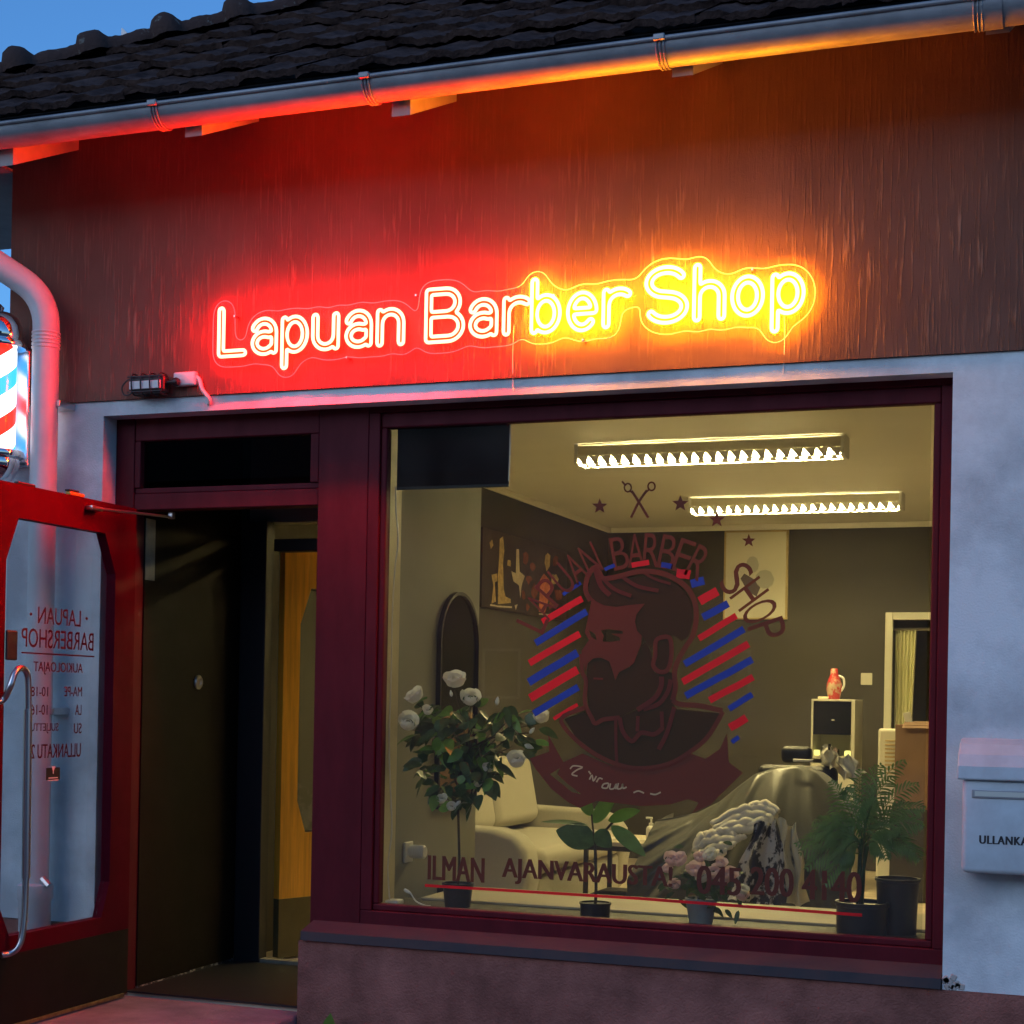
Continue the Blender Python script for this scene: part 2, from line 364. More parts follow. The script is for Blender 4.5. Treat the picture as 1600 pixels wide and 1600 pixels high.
# rough broken corner beside the sill end
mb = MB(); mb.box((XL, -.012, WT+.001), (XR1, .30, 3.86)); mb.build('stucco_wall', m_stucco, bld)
mb = MB(); mb.box((XL, .30, -.2), (XL+.25, BACK+1.9, 3.6)); mb.box((XR1-.25, .30, -.2), (XR1, BACK+1.9, 3.6)); mb.box((XL+.25, BACK+1.65, -.2), (XR1-.25, BACK+1.9, 3.6))
mb.build('outer_side_wall', m_white, bld)
mb = MB(); mb.box((-3.09, -.003, -.2), (XR1, .298, .2985)); mb.box((XL, -.02, -.2), (-4.08, .3, .297))
mb.build('plinth', m_plinth, bld)
mb = MB()
for k in range(11):
    a = P(1478+random.uniform(-2, 30), 1545-random.uniform(0, 26)*(1-k/20), y=-.004)
    if a.x > XR0+.004: mb.box((a.x-.012, -.003, max(.299, a.z-.012)), (a.x+.012, .004, a.z+.012), .004, 1, rot=Matrix.Rotation(random.random()*3, 3, 'Y'))
mb.build('broken_plaster', mat('grey_mortar', (.42, .40, .37), .95), bld)
mb = MB(); mb.box((-4.9, -.62, -.2), (-3.095, .10, -.012), .015); mb.build('doorstep', m_step, bld)
# interior shell
mb = MB(); mb.box((XLW-.2, .12, -.08), (XRW, BACK, -.002)); mb.build('floor', m_floor, bld)
mb = MB(); mb.box((XLW, .30, HC), (XRW, BACK, HC+.06)); mb.build('ceiling', m_ceil, bld)
mb = MB(); mb.box((XLW-.12, 1.2, 0), (XLW, BACK, HC)); mb.box((XLW, BACK, 0), (-1.66, BACK+.05, HC)); mb.box((-1.66, BACK, 2.04), (-.75, BACK+.05, HC)); mb.box((-.75, BACK, 0), (XRW, BACK+.05, HC)); mb.box((XRW, .3, 0), (XRW+.1, BACK, HC))
mb.build('dark_wall', m_dwall, bld)
mb = MB(); mb.box((XLW+.001, 1.36, HC-.045), (XLW+.03, BACK-.001, HC-.001), .008); mb.box((XLW+.031, BACK-.03, HC-.045), (XRW, BACK-.001, HC-.001), .008)
mb.build('cornice', m_ceil, bld)
# lobby behind the door: side wall with mirror, back partition
mb = MB(); mb.box((-2.95, .14, 0), (-2.85, 1.34, HC)); mb.box((XLW, 1.10, 2.15), (-2.951, 1.20, HC)); mb.box((-3.05, 1.10, 0), (-2.951, 1.20, 2.149))
mb.build('grey_partition', m_dgreen, bld)
mb = MB(); mb.box((XLW-.1, .185, .012), (XLW, 1.02, 2.7)); mb.build('lobby_side_panel', m_vest, bld)
mb = MB(); mb.box((XLW-.003, .185, -.001), (XLW+.004, .62, .011)); mb.box((XLW-.003, .62, .004), (XLW+.003, 1.09, .016)); mb.build('worn_skirting', m_worn, bld)
mb = MB(); mb.box((XLW, 1.02, -.001), (-3.84, 1.10, 2.15), .004); mb.build('dark_inner_jamb', m_dark, bld)
mb = MB(); mb.box((-3.865, 1.03, -.001), (-3.06, 1.085, .022), .004); mb.build('brass_threshold', m_tan, bld)
mb = MB(); mb.box((XLW, .14, 2.70), (-2.951, 1.099, 2.76)); mb.build('lobby_ceiling', m_dark, bld)
mb = MB(); mb.box((-3.978, .102, -.0015), (-2.96, 1.02, .006)); mb.build('lobby_mat', m_black, bld)

# doorway at the back of the room
mb = MB(); mb.box((-1.66, BACK-.03, 0), (-1.60, BACK+.03, 2.06), .006); mb.box((-.81, BACK-.03, 0), (-.75, BACK+.03, 2.06), .006); mb.box((-1.60, BACK-.03, 2.0), (-.81, BACK+.03, 2.06), .006)
mb.build('doorway_frame', m_boxw, bld)
mb = MB(); mb.box((-1.75, BACK+1.4, 0), (-.6, BACK+1.45, HC)); mb.box((-1.8, BACK+.06, 0), (-1.75, BACK+1.4, HC)); mb.box((-.6, BACK+.06, 0), (-.55, BACK+1.4, HC)); mb.box((-1.75, BACK+.06, HC), (-.6, BACK+1.4, HC+.05)); mb.box((-1.75, BACK+.06, -.06), (-.6, BACK+1.4, -.001))
mb.build('back_room_wall', m_dgreen, bld)

# ------------------------------------------------------------------ roof
PITCH = R(33); EY, EZ = -.40, 3.665
tp = math.tan(PITCH)
def roofhit(px, py):
    d = RT*((px-CX)/F) - UP*((py-CY)/F) + FW
    t = (EZ + (EYE.y-EY)*tp - EYE.z)/(d.z - d.y*tp); return EYE + d*t
h0, h1 = roofhit(-40, 135), roofhit(430, 28)
hd = (h1-h0).normalized()
def hip_x(y): return h0.x + (y-h0.y)*hd.x/hd.y
sl = Vector((0, math.cos(PITCH), math.sin(PITCH))); nr = Vector((0, -math.sin(PITCH), math.cos(PITCH)))
mb = MB(); LEN = .30; TW = .26; NC = 13
for c in range(NC):
    for t in range(int((XR1+.4+6.6)/TW)):
        x0 = -6.6+t*TW + (c % 2)*.0; j = random.uniform(-.010, .010); dz = random.uniform(-.006, .007); tw = random.uniform(-.010, .010)
        if x0+TW*.5 < hip_x(EY+(c+.5)*LEN*math.cos(PITCH))-.02: continue
        def fn(u, v, x0=x0, c=c, j=j, dz=dz, tw=tw):
            s_ = c*LEN + v*(LEN+.05) + j; xx = x0+u*TW*1.04
            h = .038*(1-v)+dz+tw*(u-.5) + .015*math.sin(math.pi*min(1, u/.5)) * (1 if u < .5 else 0) + .003*math.sin(u*31+x0*7+c)
            return Vector((xx, EY, EZ)) + sl*s_ + nr*h
        mb.grid(14, 3, fn)
        def edge(u, v, fn=fn): return fn(u, 0) - nr*(.026*v)
        mb.grid(14, 1, edge)
roof = mb.build('roof', m_tile, bld, smooth=True, recalc=False, auto=50)
mb = MB(); e0 = Vector((-6.7, EY, EZ-.02)); 
a0 = Vector((hip_x(EY)-.08, EY, EZ+.0)); top_s = NC*LEN
a1y = EY+top_s*math.cos(PITCH); a1 = Vector((hip_x(a1y)-.08, a1y, EZ+.0+top_s*math.sin(PITCH))); ls = P(11, 385, z=EZ-.06).y
mb.add([a0, (XR1+.4, EY, EZ), (XR1+.4, a1y, a1.z), a1, (XR1+.4, a1y+3, EZ), (a1.x, a1y+3, EZ), (a0.x, ls, EZ)], [(0, 1, 2, 3), (3, 2, 4, 5), (0, 3, 6)])
mb.build('roof_deck', m_dark, roof)
# hip caps
n_c = 0; L = -.205
while L < 5.2:
    q = h0 + hd*L + nr*.05
    side = hd.cross(Vector((0, 0, 1))).normalized(); upv = side.cross(hd).normalized()
    if upv.z < 0: upv = -upv
    def cap(u, v, q=q):
        a = math.pi*(1.08*v-.04); rr = .064+.052*math.sqrt(max(0, 1-((u-.17)/.17)**2))+.004*math.sin(u*17+q.x*9)
        return q + hd*(u*.42) + side*(math.cos(a)*rr) + upv*(math.sin(a)*rr-.035+random.uniform(-.003, .003))
    c_ = MB().grid(24, 12, cap)
    c_.grid(1, 10, lambda u, v, q=q: (q+upv*-.03)*(1-u)+cap(0, v)*u)
    c_.build('hip_cap', m_cap, roof, smooth=True, recalc=False, auto=55); L += .36; n_c += 1
f0 = roofhit(195, 66); fy0 = f0.y+.35
tr = [P(188, 74, y=fy0), P(216, 68, y=fy0), P(190, 43, y=fy0)]
mb = MB(); mb.prism([[(p.x, p.z) for p in tr]], lambda u, v, d: Vector((u, fy0+d, v)), .01)
mb.build('flashing', m_zinc, roof)
# soffit, fascia apron, rafter tails
mb = MB(); mb.add([(-5.2, EY-.02, EZ-.06), (XR1+.3, EY-.02, EZ-.06), (XR1+.3, .0, EZ-.06+.4*tp), (-5.2, .0, EZ-.06+.4*tp)], [(0, 1, 2, 3)])
ls = P(11, 385, z=EZ-.06).y
mb.box((a0.x+.02, EY, EZ-.075), (XL-.002, ls, EZ-.061)); mb.build('soffit', m_soffit, bld)
mb = MB(); mb.box((-5.2, EY-.03, EZ-.12), (XR1+.3, EY-.01, EZ-.03)); mb.build('fascia_board', m_soffit, bld)
for px, py in ((12, 258), (305, 212), (628, 180), (1066, 118), (1556, 52)):
    q = P(px, py, y=EY-.03); x0 = q.x-.03
    zb = q.z-.012; run = .41
    m2 = MB(); m2.prism([[(EY-.055, zb), (EY-.055, zb+.10), (.0, zb+.10+run*tp), (.0, zb+run*tp*.80)]], lambda u, v, d, x0=x0: Vector((x0+d, u, v)), .075)
    m2.build('rafter_tail', m_soffit, bld)

# ------------------------------------------------------------------ gutter
GZ = P(0, 195, y=-.56).z; GR = .068; GY = -.56+GR
gut = thing('gutter', 'half round grey metal eaves gutter running along under the roof tiles', 'gutter', (-.5, GY, GZ))
GX0, GX1 = -5.0, XR1+.3
prof = []
for k in range(15):
    a = math.pi + math.pi*k/14; prof.append((GY+GR*math.cos(a), GZ+GR*math.sin(a)))
mb = MB()
mb.grid(60, 14, lambda u, v: (GX0+(GX1-GX0)*u, prof[int(round(v*14))][0], prof[int(round(v*14))][1]))
mb.grid(60, 14, lambda u, v: (GX0+(GX1-GX0)*u, GY+(prof[int(round(v*14))][0]-GY)*.96, GZ+(prof[int(round(v*14))][1]-GZ)*.96))
mb.tube([(GX0+(GX1-GX0)*k/60, GY-GR-.002, GZ+.004) for k in range(61)], .009, 10)
mb.build('trough', m_gut, gut, smooth=True, auto=60)
mb = MB(); mb.add([(GX0, GY+GR-.01, GZ+.01), (GX1, GY+GR-.01, GZ+.01), (GX1, EY+.06, EZ+.055), (GX0, EY+.06, EZ+.055)], [(0, 1, 2, 3)])
mb.build('apron_flashing', m_zinc, gut)
for px, py in ((244, 190), (574, 150), (1033, 92), (1528, 28), (-90, 235)):
    q = P(px, py, y=GY-GR*.7)
    pts = [(q.x+.012*math.sin(k), GY+(GR+.004)*math.cos(math.pi+math.pi*k/10), GZ+(GR+.004)*math.sin(math.pi+math.pi*k/10)) for k in range(11)]
    pts = [(q.x, GY-GR-.014, GZ+.012), (q.x, GY-GR-.014, GZ-.002)] + [(q.x, a[1], a[2]) for a in pts]
    m2 = MB()
    for s_ in (-.013, .0, .013): m2.tube([(a[0]+s_, a[1], a[2]) for a in pts], .0035, 6)
    m2.box((q.x-.02, GY-GR-.02, GZ-.006), (q.x+.02, GY-GR+.004, GZ+.016), .004)
    m2.build('bracket', m_gut, gut)
for px in (1545,):
    q = P(px, 28, y=GY-GR); m2 = MB()
    m2.grid(4, 14, lambda u, v, q=q: (q.x-.03+.07*u, GY+(GR+.005)*math.cos(math.pi+math.pi*v), GZ+(GR+.005)*math.sin(math.pi+math.pi*v)))
    m2.build('joint_sleeve', m_gut, gut, smooth=True)

# ------------------------------------------------------------------ downpipe
PX, PY = -4.30, -.115
pipe = thing('downpipe', 'white round rainwater downpipe with ribbed elbow at left corner of the facade', 'downpipe', (PX, PY, -.1))
el = P(76, 468, y=PY); far = P(-8, 414, y=-.20); dv = (far-Vector((PX, PY, el.z))).normalized()
top = Vector((PX, PY, el.z-.02)); path = [Vector((PX, PY, .42)), Vector((PX, PY, 1.5)), Vector((PX, PY, top.z-.10))]
for k in range(1, 8):
    t = k/8; a = Vector((PX, PY, top.z-.10)); b = top+Vector((0, 0, .03)); c = top+Vector((0, 0, .03))+dv*.13
    path.append(a*(1-t)**2+b*2*t*(1-t)+c*t*t)
path += [top+Vector((0, 0, .03))+dv*.13, top+Vector((0, 0, .03))+dv*.75]
MB().tube(path, .057, 24).build('pipe', m_pipe, pipe, smooth=True, auto=60)
mb = MB()
for k in range(5):
    z = top.z-.125-.016*k; mb.lathe([(.055, z-.006), (.0605, z-.003), (.0605, z+.003), (.055, z+.006)], (PX, PY, 0), 24)
mb.build('elbow_rib', m_pipe, pipe, smooth=True)
mb = MB(); mb.lathe([(.058, -.19), (.068, -.19), (.068, .40), (.076, .41), (.076, .47), (.06, .48)], (PX, PY, 0), 24); mb.build('socket_pipe', m_pipe, pipe, smooth=True, auto=40)
for z in (2.52, 1.2): MB().box((PX-.015, PY, z), (PX+.075, .0, z+.03), .004).build('pipe_clip', m_steel, pipe)
MB().tube([(PX+.05, PY-.02, .50), (PX+.085, PY-.02, .47)], .016, 8).build('clip_screw', m_steel, pipe)

# ------------------------------------------------------------------ barber pole
BX, BY = -4.505, -.165
pole = thing('barber_pole', 'glowing red white and blue barber pole with chrome caps beside the downpipe', 'barber pole', (BX, BY, 2.55))
zb, zt = 2.33, 2.775
mb = MB(); mb.lathe([(.074, zb), (.076, zb+.01), (.076, zt-.01), (.074, zt)], (BX, BY, 0), 36); mb.build('striped_cylinder', m_pole, pole, smooth=True, auto=50)
mb = MB(); mb.lathe([(.112, zt), (.116, zt+.012), (.112, zt+.026), (.098, zt+.034), (.102, zt+.05), (.098, zt+.09), (.082, zt+.125), (.05, zt+.15), (.015, zt+.16), (.02, zt+.175), (.005, zt+.19)], (BX, BY, 0), 36); mb.build('top_cap', m_chrome, pole, smooth=True, auto=40)
mb = MB(); mb.lathe([(.005, zb-.16), (.03, zb-.15), (.07, zb-.12), (.092, zb-.08), (.098, zb-.05), (.095, zb-.035), (.112, zb-.026), (.116, zb-.012), (.112, zb)], (BX, BY, 0), 36); mb.build('bottom_cap', m_chrome, pole, smooth=True, auto=40)
mb = MB(); mb.box((BX-.10, -.035, zb-.05), (-4.447, -.014, zt+.02), .008); mb.build('back_plate', mat('satin_backplate', (.6, .62, .66), .3, metal=1), pole)
for z in (zt+.01, zb-.035): MB().box((BX-.045, BY, z), (-4.455, -.03, z+.02), .004).build('mounting_arm', m_steel, pole)

# ------------------------------------------------------------------ timber shopfront: door surround and window
FY = .095
sur = thing('door_surround', 'dark maroon timber door surround with dark transom light and broad post', 'door frame', (-3.5, FY, 0))
mb = MB(); mb.box((-4.079, FY, -.01), (-3.985, FY+.09, OT+.06), .004); mb.build('jamb', m_maroon, sur)
mb = MB(); mb.box((-3.09, FY, -.19), (-2.862, FY+.045, OT+.06), .004); mb.build('broad_post', m_maroon, sur)
mb = MB(); mb.box((-3.984, FY+.004, 2.095), (-3.091, FY+.085, 2.165), .004); mb.box((-3.984, FY+.010, 2.166), (-3.091, FY+.08, 2.19), .004); mb.build('transom_bar', m_maroon, sur)
mb = MB(); mb.box((-3.984, FY+.004, 2.395), (-3.091, FY+.085, OT+.06), .004); mb.build('head_rail', m_maroon, sur)
mb = MB()
mb.box((-3.984, FY+.002, 2.191), (-3.955, FY+.06, 2.394), .004); mb.box((-3.13, FY+.002, 2.191), (-3.091, FY+.06, 2.394), .004)
mb.build('transom_bead', m_maroon, sur)
mb = MB(); mb.box((-3.954, FY+.03, 2.191), (-3.131, FY+.036, 2.394)); mb.build('transom_pane', m_tglass, sur)
mb = MB(); mb.box((-3.984, FY+.092, 1.80), (-3.977, FY+.165, 2.07)); mb.build('jamb_glow_strip', m_tan, sur)  # warm glow on the upper jamb, put in as a short tan strip
mb = MB(); mb.box((-3.05, FY+.05, 0), (-2.96, FY+.09, 2.09)); mb.build('inner_lining', m_dark, sur)

win = thing('display_window', 'large shop window in dark maroon frame with barber emblem and lettering on the glass', 'window', (-1.7, FY, .37))
GYP = .128                                      # outer face of the glass
WL, WR, WB, WTP = -2.784, -.622, .455, 2.405
def ring(x0, x1, z0, z1, a, b, y0, y1, bev=.004, lb=None):
    mb = MB(); bl = b if lb is None else lb
    mb.box((x0, y0, z0), (x1, y1, z0+bl), bev); mb.box((x0, y0, z1-b), (x1, y1, z1), bev)
    mb.box((x0, y0, z0+bl), (x0+a, y1, z1-b), bev); mb.box((x1-a, y0, z0+bl), (x1, y1, z1-b), bev); return mb
ring(-2.861, -.528, .352, OT+.05, .050, .075, FY, FY+.075).build('frame', m_maroon, win)
ring(-2.811, -.578, .427, OT-.025, .027, .062, FY+.012, FY+.06, .006, .028).build('glazing_bead', m_maroon, win)
mb = MB(); mb.box((WL-.005, GYP, WB-.005), (WR+.005, GYP+.006, WTP+.005)); mb.build('pane', m_glass, win)
sx0, sy0 = -3.072, -.020
mb = MB(); mb.add([(sx0, sy0, .303), (-.535, sy0, .303), (-.535, sy0, .340), (sx0, sy0, .340), (-.535, FY+.002, .372), (sx0, FY+.002, .372), (sx0, FY+.002, .31), (-.535, FY+.002, .31), (sx0, sy0+.006, .309), (-.535, sy0+.006, .309)],
                  [(0, 1, 2, 3), (3, 2, 4, 5), (0, 8, 9, 1), (8, 6, 7, 9), (1, 9, 7, 4, 2), (0, 3, 5, 6, 8)])
mb.build('sill', m_sill, win)
# vinyl on the glass ------------------------------------------------
VY = GYP-.0008
_off = [0]
def onglass(px, py):
    q = P(px, py, y=VY); return (q.x, q.z)
def vmap(u, v, d): return Vector((u, VY-.00012*_off[0], v))
def nxt(): _off[0] = (_off[0]+1) % 8
def fill(mb, loops, org=(0, 0), k=1.0):
    nxt(); mb.prism([[onglass(org[0]+x/k, org[1]+y/k) for x, y in lp] for lp in loops], vmap, 0)
def stroke(mb, pts, wpx, org=(0, 0), k=1.0, closed=False, sm=5, taper=False):
    pp = [Vector((*onglass(org[0]+x/k, org[1]+y/k), 0)) for x, y in pts]
    if sm: pp = smooth_path(pp, sm, closed)
    hw = wpx*.0025/2; N = len(pp); Lf, Rt = [], []
    for i in range(N):
        a = pp[(i-1) % N] if closed else pp[max(0, i-1)]; b = pp[(i+1) % N] if closed else pp[min(N-1, i+1)]
        t = (b-a).normalized(); n_ = Vector((-t.y, t.x, 0)); h = hw*(1 if not taper else max(.1, 1-i/N))
        Lf.append(pp[i]+n_*h); Rt.append(pp[i]-n_*h)
    nxt(); k0 = len(mb.v)
    for i in range(N): mb.v += [tuple(vmap(Lf[i].x, Lf[i].y, 0)), tuple(vmap(Rt[i].x, Rt[i].y, 0))]
    for i in range(N if closed else N-1):
        j = (i+1) % N; mb.f.append((k0+2*i, k0+2*i+1, k0+2*j+1, k0+2*j))
O1, K1 = (820, 860), 4.21
m_vdark = mat('dark_window_vinyl', (.050, .040, .026), .75, spec=.15, transl=.3)
VYs = VY; VY = GYP-.0006
mb = MB()
def dark(pts): fill(mb, [pts], O1, K1)
dark([(430, 330), (415, 250), (430, 180), (465, 125), (500, 190), (560, 200), (700, 175), (850, 170), (980, 210), (1060, 280), (1100, 360), (1105, 460), (1080, 560), (1030, 600), (990, 560), (920, 560), (860, 590), (830, 650), (800, 600), (770, 560), (740, 530), (725, 470), (735, 420), (790, 352), (660, 364), (520, 364)])
dark([(415, 742), (450, 712), (500, 707), (555, 732), (575, 792), (595, 857), (622, 802), (692, 767), (742, 682), (767, 622), (800, 602), (830, 680), (850, 800), (890, 830), (880, 900), (830, 970), (740, 1040), (640, 1090), (520, 1105), (465, 1130), (430, 1060), (410, 960), (405, 860)])
dark([(260, 1110), (390, 1060), (465, 1150), (520, 1122), (600, 1112), (640, 1192), (700, 1267), (765, 1217), (850, 1222), (910, 1182), (985, 1042), (1290, 1072), (1190, 1225), (1080, 1325), (950, 1395), (800, 1425), (650, 1412), (480, 1340), (335, 1230)])
dark([(880, 802), (930, 800), (985, 806), (990, 900), (985, 1040), (910, 1180), (850, 1220), (765, 1215), (700, 1265), (640, 1190), (602, 1112), (742, 1046), (832, 972), (882, 902)])
dark([(862, 600), (900, 572), (955, 580), (965, 690), (940, 785), (885, 798), (845, 755), (858, 690)])
mb.build('dark_emblem_fill', m_vdark, win, recalc=False); VY = VYs-.0014
mb = MB()   # portrait of a bearded man
fill(mb, [[(440, 310), (470, 335), (520, 362), (600, 372), (660, 362), (790, 350), (735, 420), (725, 470), (740, 530), (770, 560), (765, 620), (740, 680), (720, 740), (690, 765), (620, 800), (595, 855), (577, 790), (557, 730), (500, 705), (450, 710), (415, 740), (400, 800), (378, 700), (372, 662), (400, 622), (422, 590), (395, 540), (410, 470), (425, 400)],
          [(500, 528), (545, 517), (645, 530), (645, 548), (565, 548), (625, 572), (628, 592), (560, 602), (512, 598), (520, 560)], [(420, 522), (462, 550), (474, 592), (440, 570)]], O1, K1)
for pts, wd in (([(432, 330), (400, 260), (415, 170), (460, 112), (490, 145), (520, 185), (620, 170), (760, 138), (900, 150), (1010, 200), (1080, 262), (1118, 340), (1128, 450), (1105, 560), (1055, 640), (1010, 720), (985, 800), (992, 900), (972, 985)], 8),
                ([(972, 985), (1020, 1012), (1150, 1022), (1300, 1055)], 8), ([(460, 112), (500, 230), (560, 295)], 8), ([(520, 190), (590, 255), (700, 300)], 6), ([(640, 172), (740, 235), (880, 265)], 6), ([(770, 140), (860, 190), (960, 220)], 4),
                ([(372, 680), (378, 800), (402, 860), (396, 1000), (440, 1100), (465, 1138), (520, 1112), (625, 1100)], 7), ([(625, 1100), (645, 1190), (705, 1255), (765, 1200), (850, 1210), (905, 1170)], 7),
                ([(900, 830), (895, 900), (850, 975), (740, 1050)], 8), ([(960, 850), (940, 930), (880, 1010), (780, 1045)], 7), ([(598, 1100), (600, 1290), (606, 1400)], 5), ([(985, 1030), (935, 1200), (880, 1310)], 7), ([(745, 1090), (740, 1190)], 6), ([(900, 1060), (905, 1180)], 6),
                ([(395, 1035), (240, 1108), (330, 1240), (480, 1350), (650, 1420), (800, 1432), (950, 1402), (1080, 1330), (1200, 1230), (1305, 1060)], 7), ([(452, 842), (515, 845)], 3)):
    stroke(mb, pts, wd, O1, K1)
stroke(mb, [(862, 600), (900, 572), (955, 580), (965, 690), (940, 785), (885, 798), (845, 755), (858, 690)], 7, O1, K1, closed=True)
mb.build('portrait_emblem', m_vbrown, win, recalc=False); VY = VYs
mb = MB()   # ribbon under the portrait
fill(mb, [[(100, 600), (130, 655), (220, 770), (320, 850), (385, 882), (480, 842), (600, 855), (740, 872), (900, 862), (1000, 832), (1060, 852), (1022, 912), (1130, 862), (1250, 742), (1312, 682), (1232, 622), (1222, 455), (1182, 545), (1100, 602), (1012, 570), (880, 640), (740, 660), (560, 640), (400, 572), (292, 622), (205, 465), (212, 562)],
          [(215, 690), (272, 655), (257, 690), (312, 742), (392, 802), (342, 792)]], (800, 1020), 3.636)
mb.build('ribbon_emblem', m_vbrown, win, recalc=False)
VYs = VY; VY = GYP-.0028
mb = MB()
for pts in ([(330, 660), (350, 642), (400, 650), (370, 665), (340, 690), (372, 700)], [(435, 672), (448, 690)], [(440, 720), (455, 695), (462, 728), (480, 700)], [(480, 735), (496, 712), (515, 718)], [(520, 745), (512, 765), (540, 768), (548, 742), (520, 745)], [(560, 742), (556, 772), (580, 770), (592, 745), (590, 775)], [(605, 740), (600, 772), (622, 768), (628, 745), (632, 770), (652, 762)], [(690, 795), (718, 785), (750, 797)], [(785, 800), (815, 805), (845, 792)]):
    stroke(mb, pts, 2.4, (800, 1020), 3.636, sm=4)
mb.build('ribbon_script', m_vcream, win, recalc=False)
VY = VYs
mr, mbl = MB(), MB()
for c, x0, y0, x1, y1, wd in (('r', 115, 470, 378, 315, 9), ('b', 70, 612, 408, 400, 9.5), ('r', 30, 742, 362, 548, 9.5), ('b', 25, 867, 347, 673, 11), ('r', 35, 972, 348, 783, 11.5), ('b', 58, 1072, 352, 898, 9.5), ('b', 250, 292, 368, 212, 5), ('r', 190, 1108, 348, 1012, 5),
                              ('r', 1150, 335, 1268, 268, 12), ('b', 1170, 442, 1338, 348, 10), ('r', 1145, 582, 1392, 428, 8.5), ('b', 1050, 747, 1442, 518, 9.5), ('r', 1038, 867, 1472, 613, 9.5), ('b', 1058, 957, 1497, 718, 9.5), ('r', 1215, 987, 1502, 833, 9), ('b', 1343, 1042, 1497, 945, 8), ('r', 1348, 1165, 1458, 1102, 10.5), ('b', 1362, 1262, 1408, 1228, 6),
                              ('b', 525, 125, 592, 98, 5), ('r', 703, 97, 818, 78, 7), ('b', 898, 93, 972, 107, 7), ('r', 998, 150, 1088, 160, 12), ('b', 1093, 220, 1180, 198, 11)):
    dx, dy = x1-x0, y1-y0
    pts = [(x0+dx*t, y0+dy*t+random.uniform(-2, 2)) for t in (0, .33, .66, 1)]
    stroke(mr if c == 'r' else mbl, pts, wd*1.15, O1, K1, sm=0)
mr.build('red_stripes', m_vred, win, recalc=False); mbl.build('blue_stripes', m_vblue, win, recalc=False)
def star(mb, px, py, r):
    fill(mb, [[(px+r*(1 if i % 2 == 0 else .42)*math.sin(math.pi*i/5), py-r*(1 if i % 2 == 0 else .42)*math.cos(math.pi*i/5)) for i in range(10)]])
mb = MB()
for a in ((937, 791, 12.5), (1063, 787, 13.5), (1120, 812, 13), (1170, 845, 11)): star(mb, *a)
mb.build('star_emblems', m_vbrown, win, recalc=False)
mb = MB()
stroke(mb, [(987, 767), (998, 784), (1013, 809)], 4, sm=4); stroke(mb, [(1011, 766), (999, 783), (986, 809)], 4, sm=4); stroke(mb, [(978, 759), (972, 752)], 3, sm=0)
for cx, cy in ((981, 762), (1018, 760)): stroke(mb, [(cx+5.5*math.cos(a*.785), cy+6.5*math.sin(a*.785)) for a in range(8)], 2.6, closed=True, sm=2)
stroke(mb, [(984, 766), (988, 770)], 3, sm=0); stroke(mb, [(1014, 765), (1009, 769)], 3, sm=0)
mb.build('scissors_emblem', m_vbrown, win, recalc=False)
# arched shop name
mb = MB(); cxp, czp = onglass(1003, 1052); sc_ = .00232
def arc_word(s, a0, a1, rad, h, bold=-.004):
    for i, ch in enumerate(s):
        an = R(a0+(a1-a0)*(i/(len(s)-1))); v, f = text_geo(ch, bold)
        xs = [p[0] for p in v]; ys = [p[1] for p in v]; x0, x1 = min(xs), max(xs); y0, y1 = min(ys), max(ys); nxt()
        wid = h*(.5 if ch not in 'M' else .6)
        ca, sa = math.cos(-an), math.sin(-an); vv = []
        for a, b in v:
            u = ((a-x0)/(x1-x0)-.5)*wid*sc_; t = (rad+((b-y0)/(y1-y0)-.5)*h)*sc_
            vv.append(vmap(cxp+u*ca-t*sa, czp+u*sa+t*ca, 0))
        mb.add(vv, f)
arc_word('LAPUAN', -66, -26, 214, 54); arc_word('BARBER', -12, 27, 206, 56); arc_word('SHOP', 45, 71, 222, 60)
mb.build('arched_shop_name', m_vbrown, win, recalc=False)
mb = MB()
def line_text(s, x0, x1, ytop, ybot, slope, bold):
    nxt(); a, b = onglass(x0, ybot), onglass(x1, ybot+slope*(x1-x0)); c = onglass(x0, ytop)
    text_fit(mb, s, vmap, a[0], b[0], a[1], c[1], bold)
line_text('ILMAN', 668, 757, 1336, 1374, .05, .03); line_text('AJANVARAUSTA!', 784, 1051, 1340, 1380, .045, .03); line_text('045', 1088, 1158, 1352, 1396, .05, .03); line_text('200', 1172, 1240, 1354, 1398, .05, .03); line_text('4140', 1252, 1346, 1358, 1405, .05, .03)
mb.build('phone_lettering', m_vbrown, win, recalc=False)
mb = MB(); stroke(mb, [(664, 1383.5), (1000, 1404), (1347, 1430)], 4.5, sm=0); mb.build('red_underline', m_vred, win, recalc=False)

# ------------------------------------------------------------------ open entrance door
XD = -3.940
door = thing('entrance_door', 'red glazed entrance door standing open with opening hours lettering seen mirrored', 'door', (XD-.022, .05, 0))
def dp(px, py, x=XD): q = P(px, py, x=x); return (q.y, q.z)
YF, YH = -.885, .052
hole = [dp(28, 806), dp(158, 838), dp(170, 842), dp(187, 888), dp(181, 1370), dp(164, 1430), dp(8, 1457), (-.815, .46), (-.815, 1.80)]
hole = [(-.745, 1.965), (-.175, 1.965), (-.095, 1.80), (-.095, .50), (-.150, .355), (-.755, .355), (-.815, .47), (-.815, 1.80)]
def dmap(u, v, d): return Vector((XD-d, u, v))
mb = MB(); mb.prism([[(YF, .285), (YH, .285), (YH, 2.095), (YF, 2.095)], hole], dmap, .045); mb.build('leaf', m_red, door)
mb = MB(); mb.box((XD-.045, YF, .012), (XD, YH, .2845)); mb.build('kick_panel', m_kick, door)
mb = MB(); mb.box((XD-.03, YF, -.004), (XD+.006, YH-.03, .0115), .002); mb.build('bottom_strip', m_brass, door)
mb = MB(); mb.prism([hole], lambda u, v, d: Vector((XD-.026-d, u, v)), .006); mb.build('pane', m_dglass, door)
mb = MB(); lx = XD-.0255
def lmap(u, v, d): return Vector((lx+.0012, -u, v))
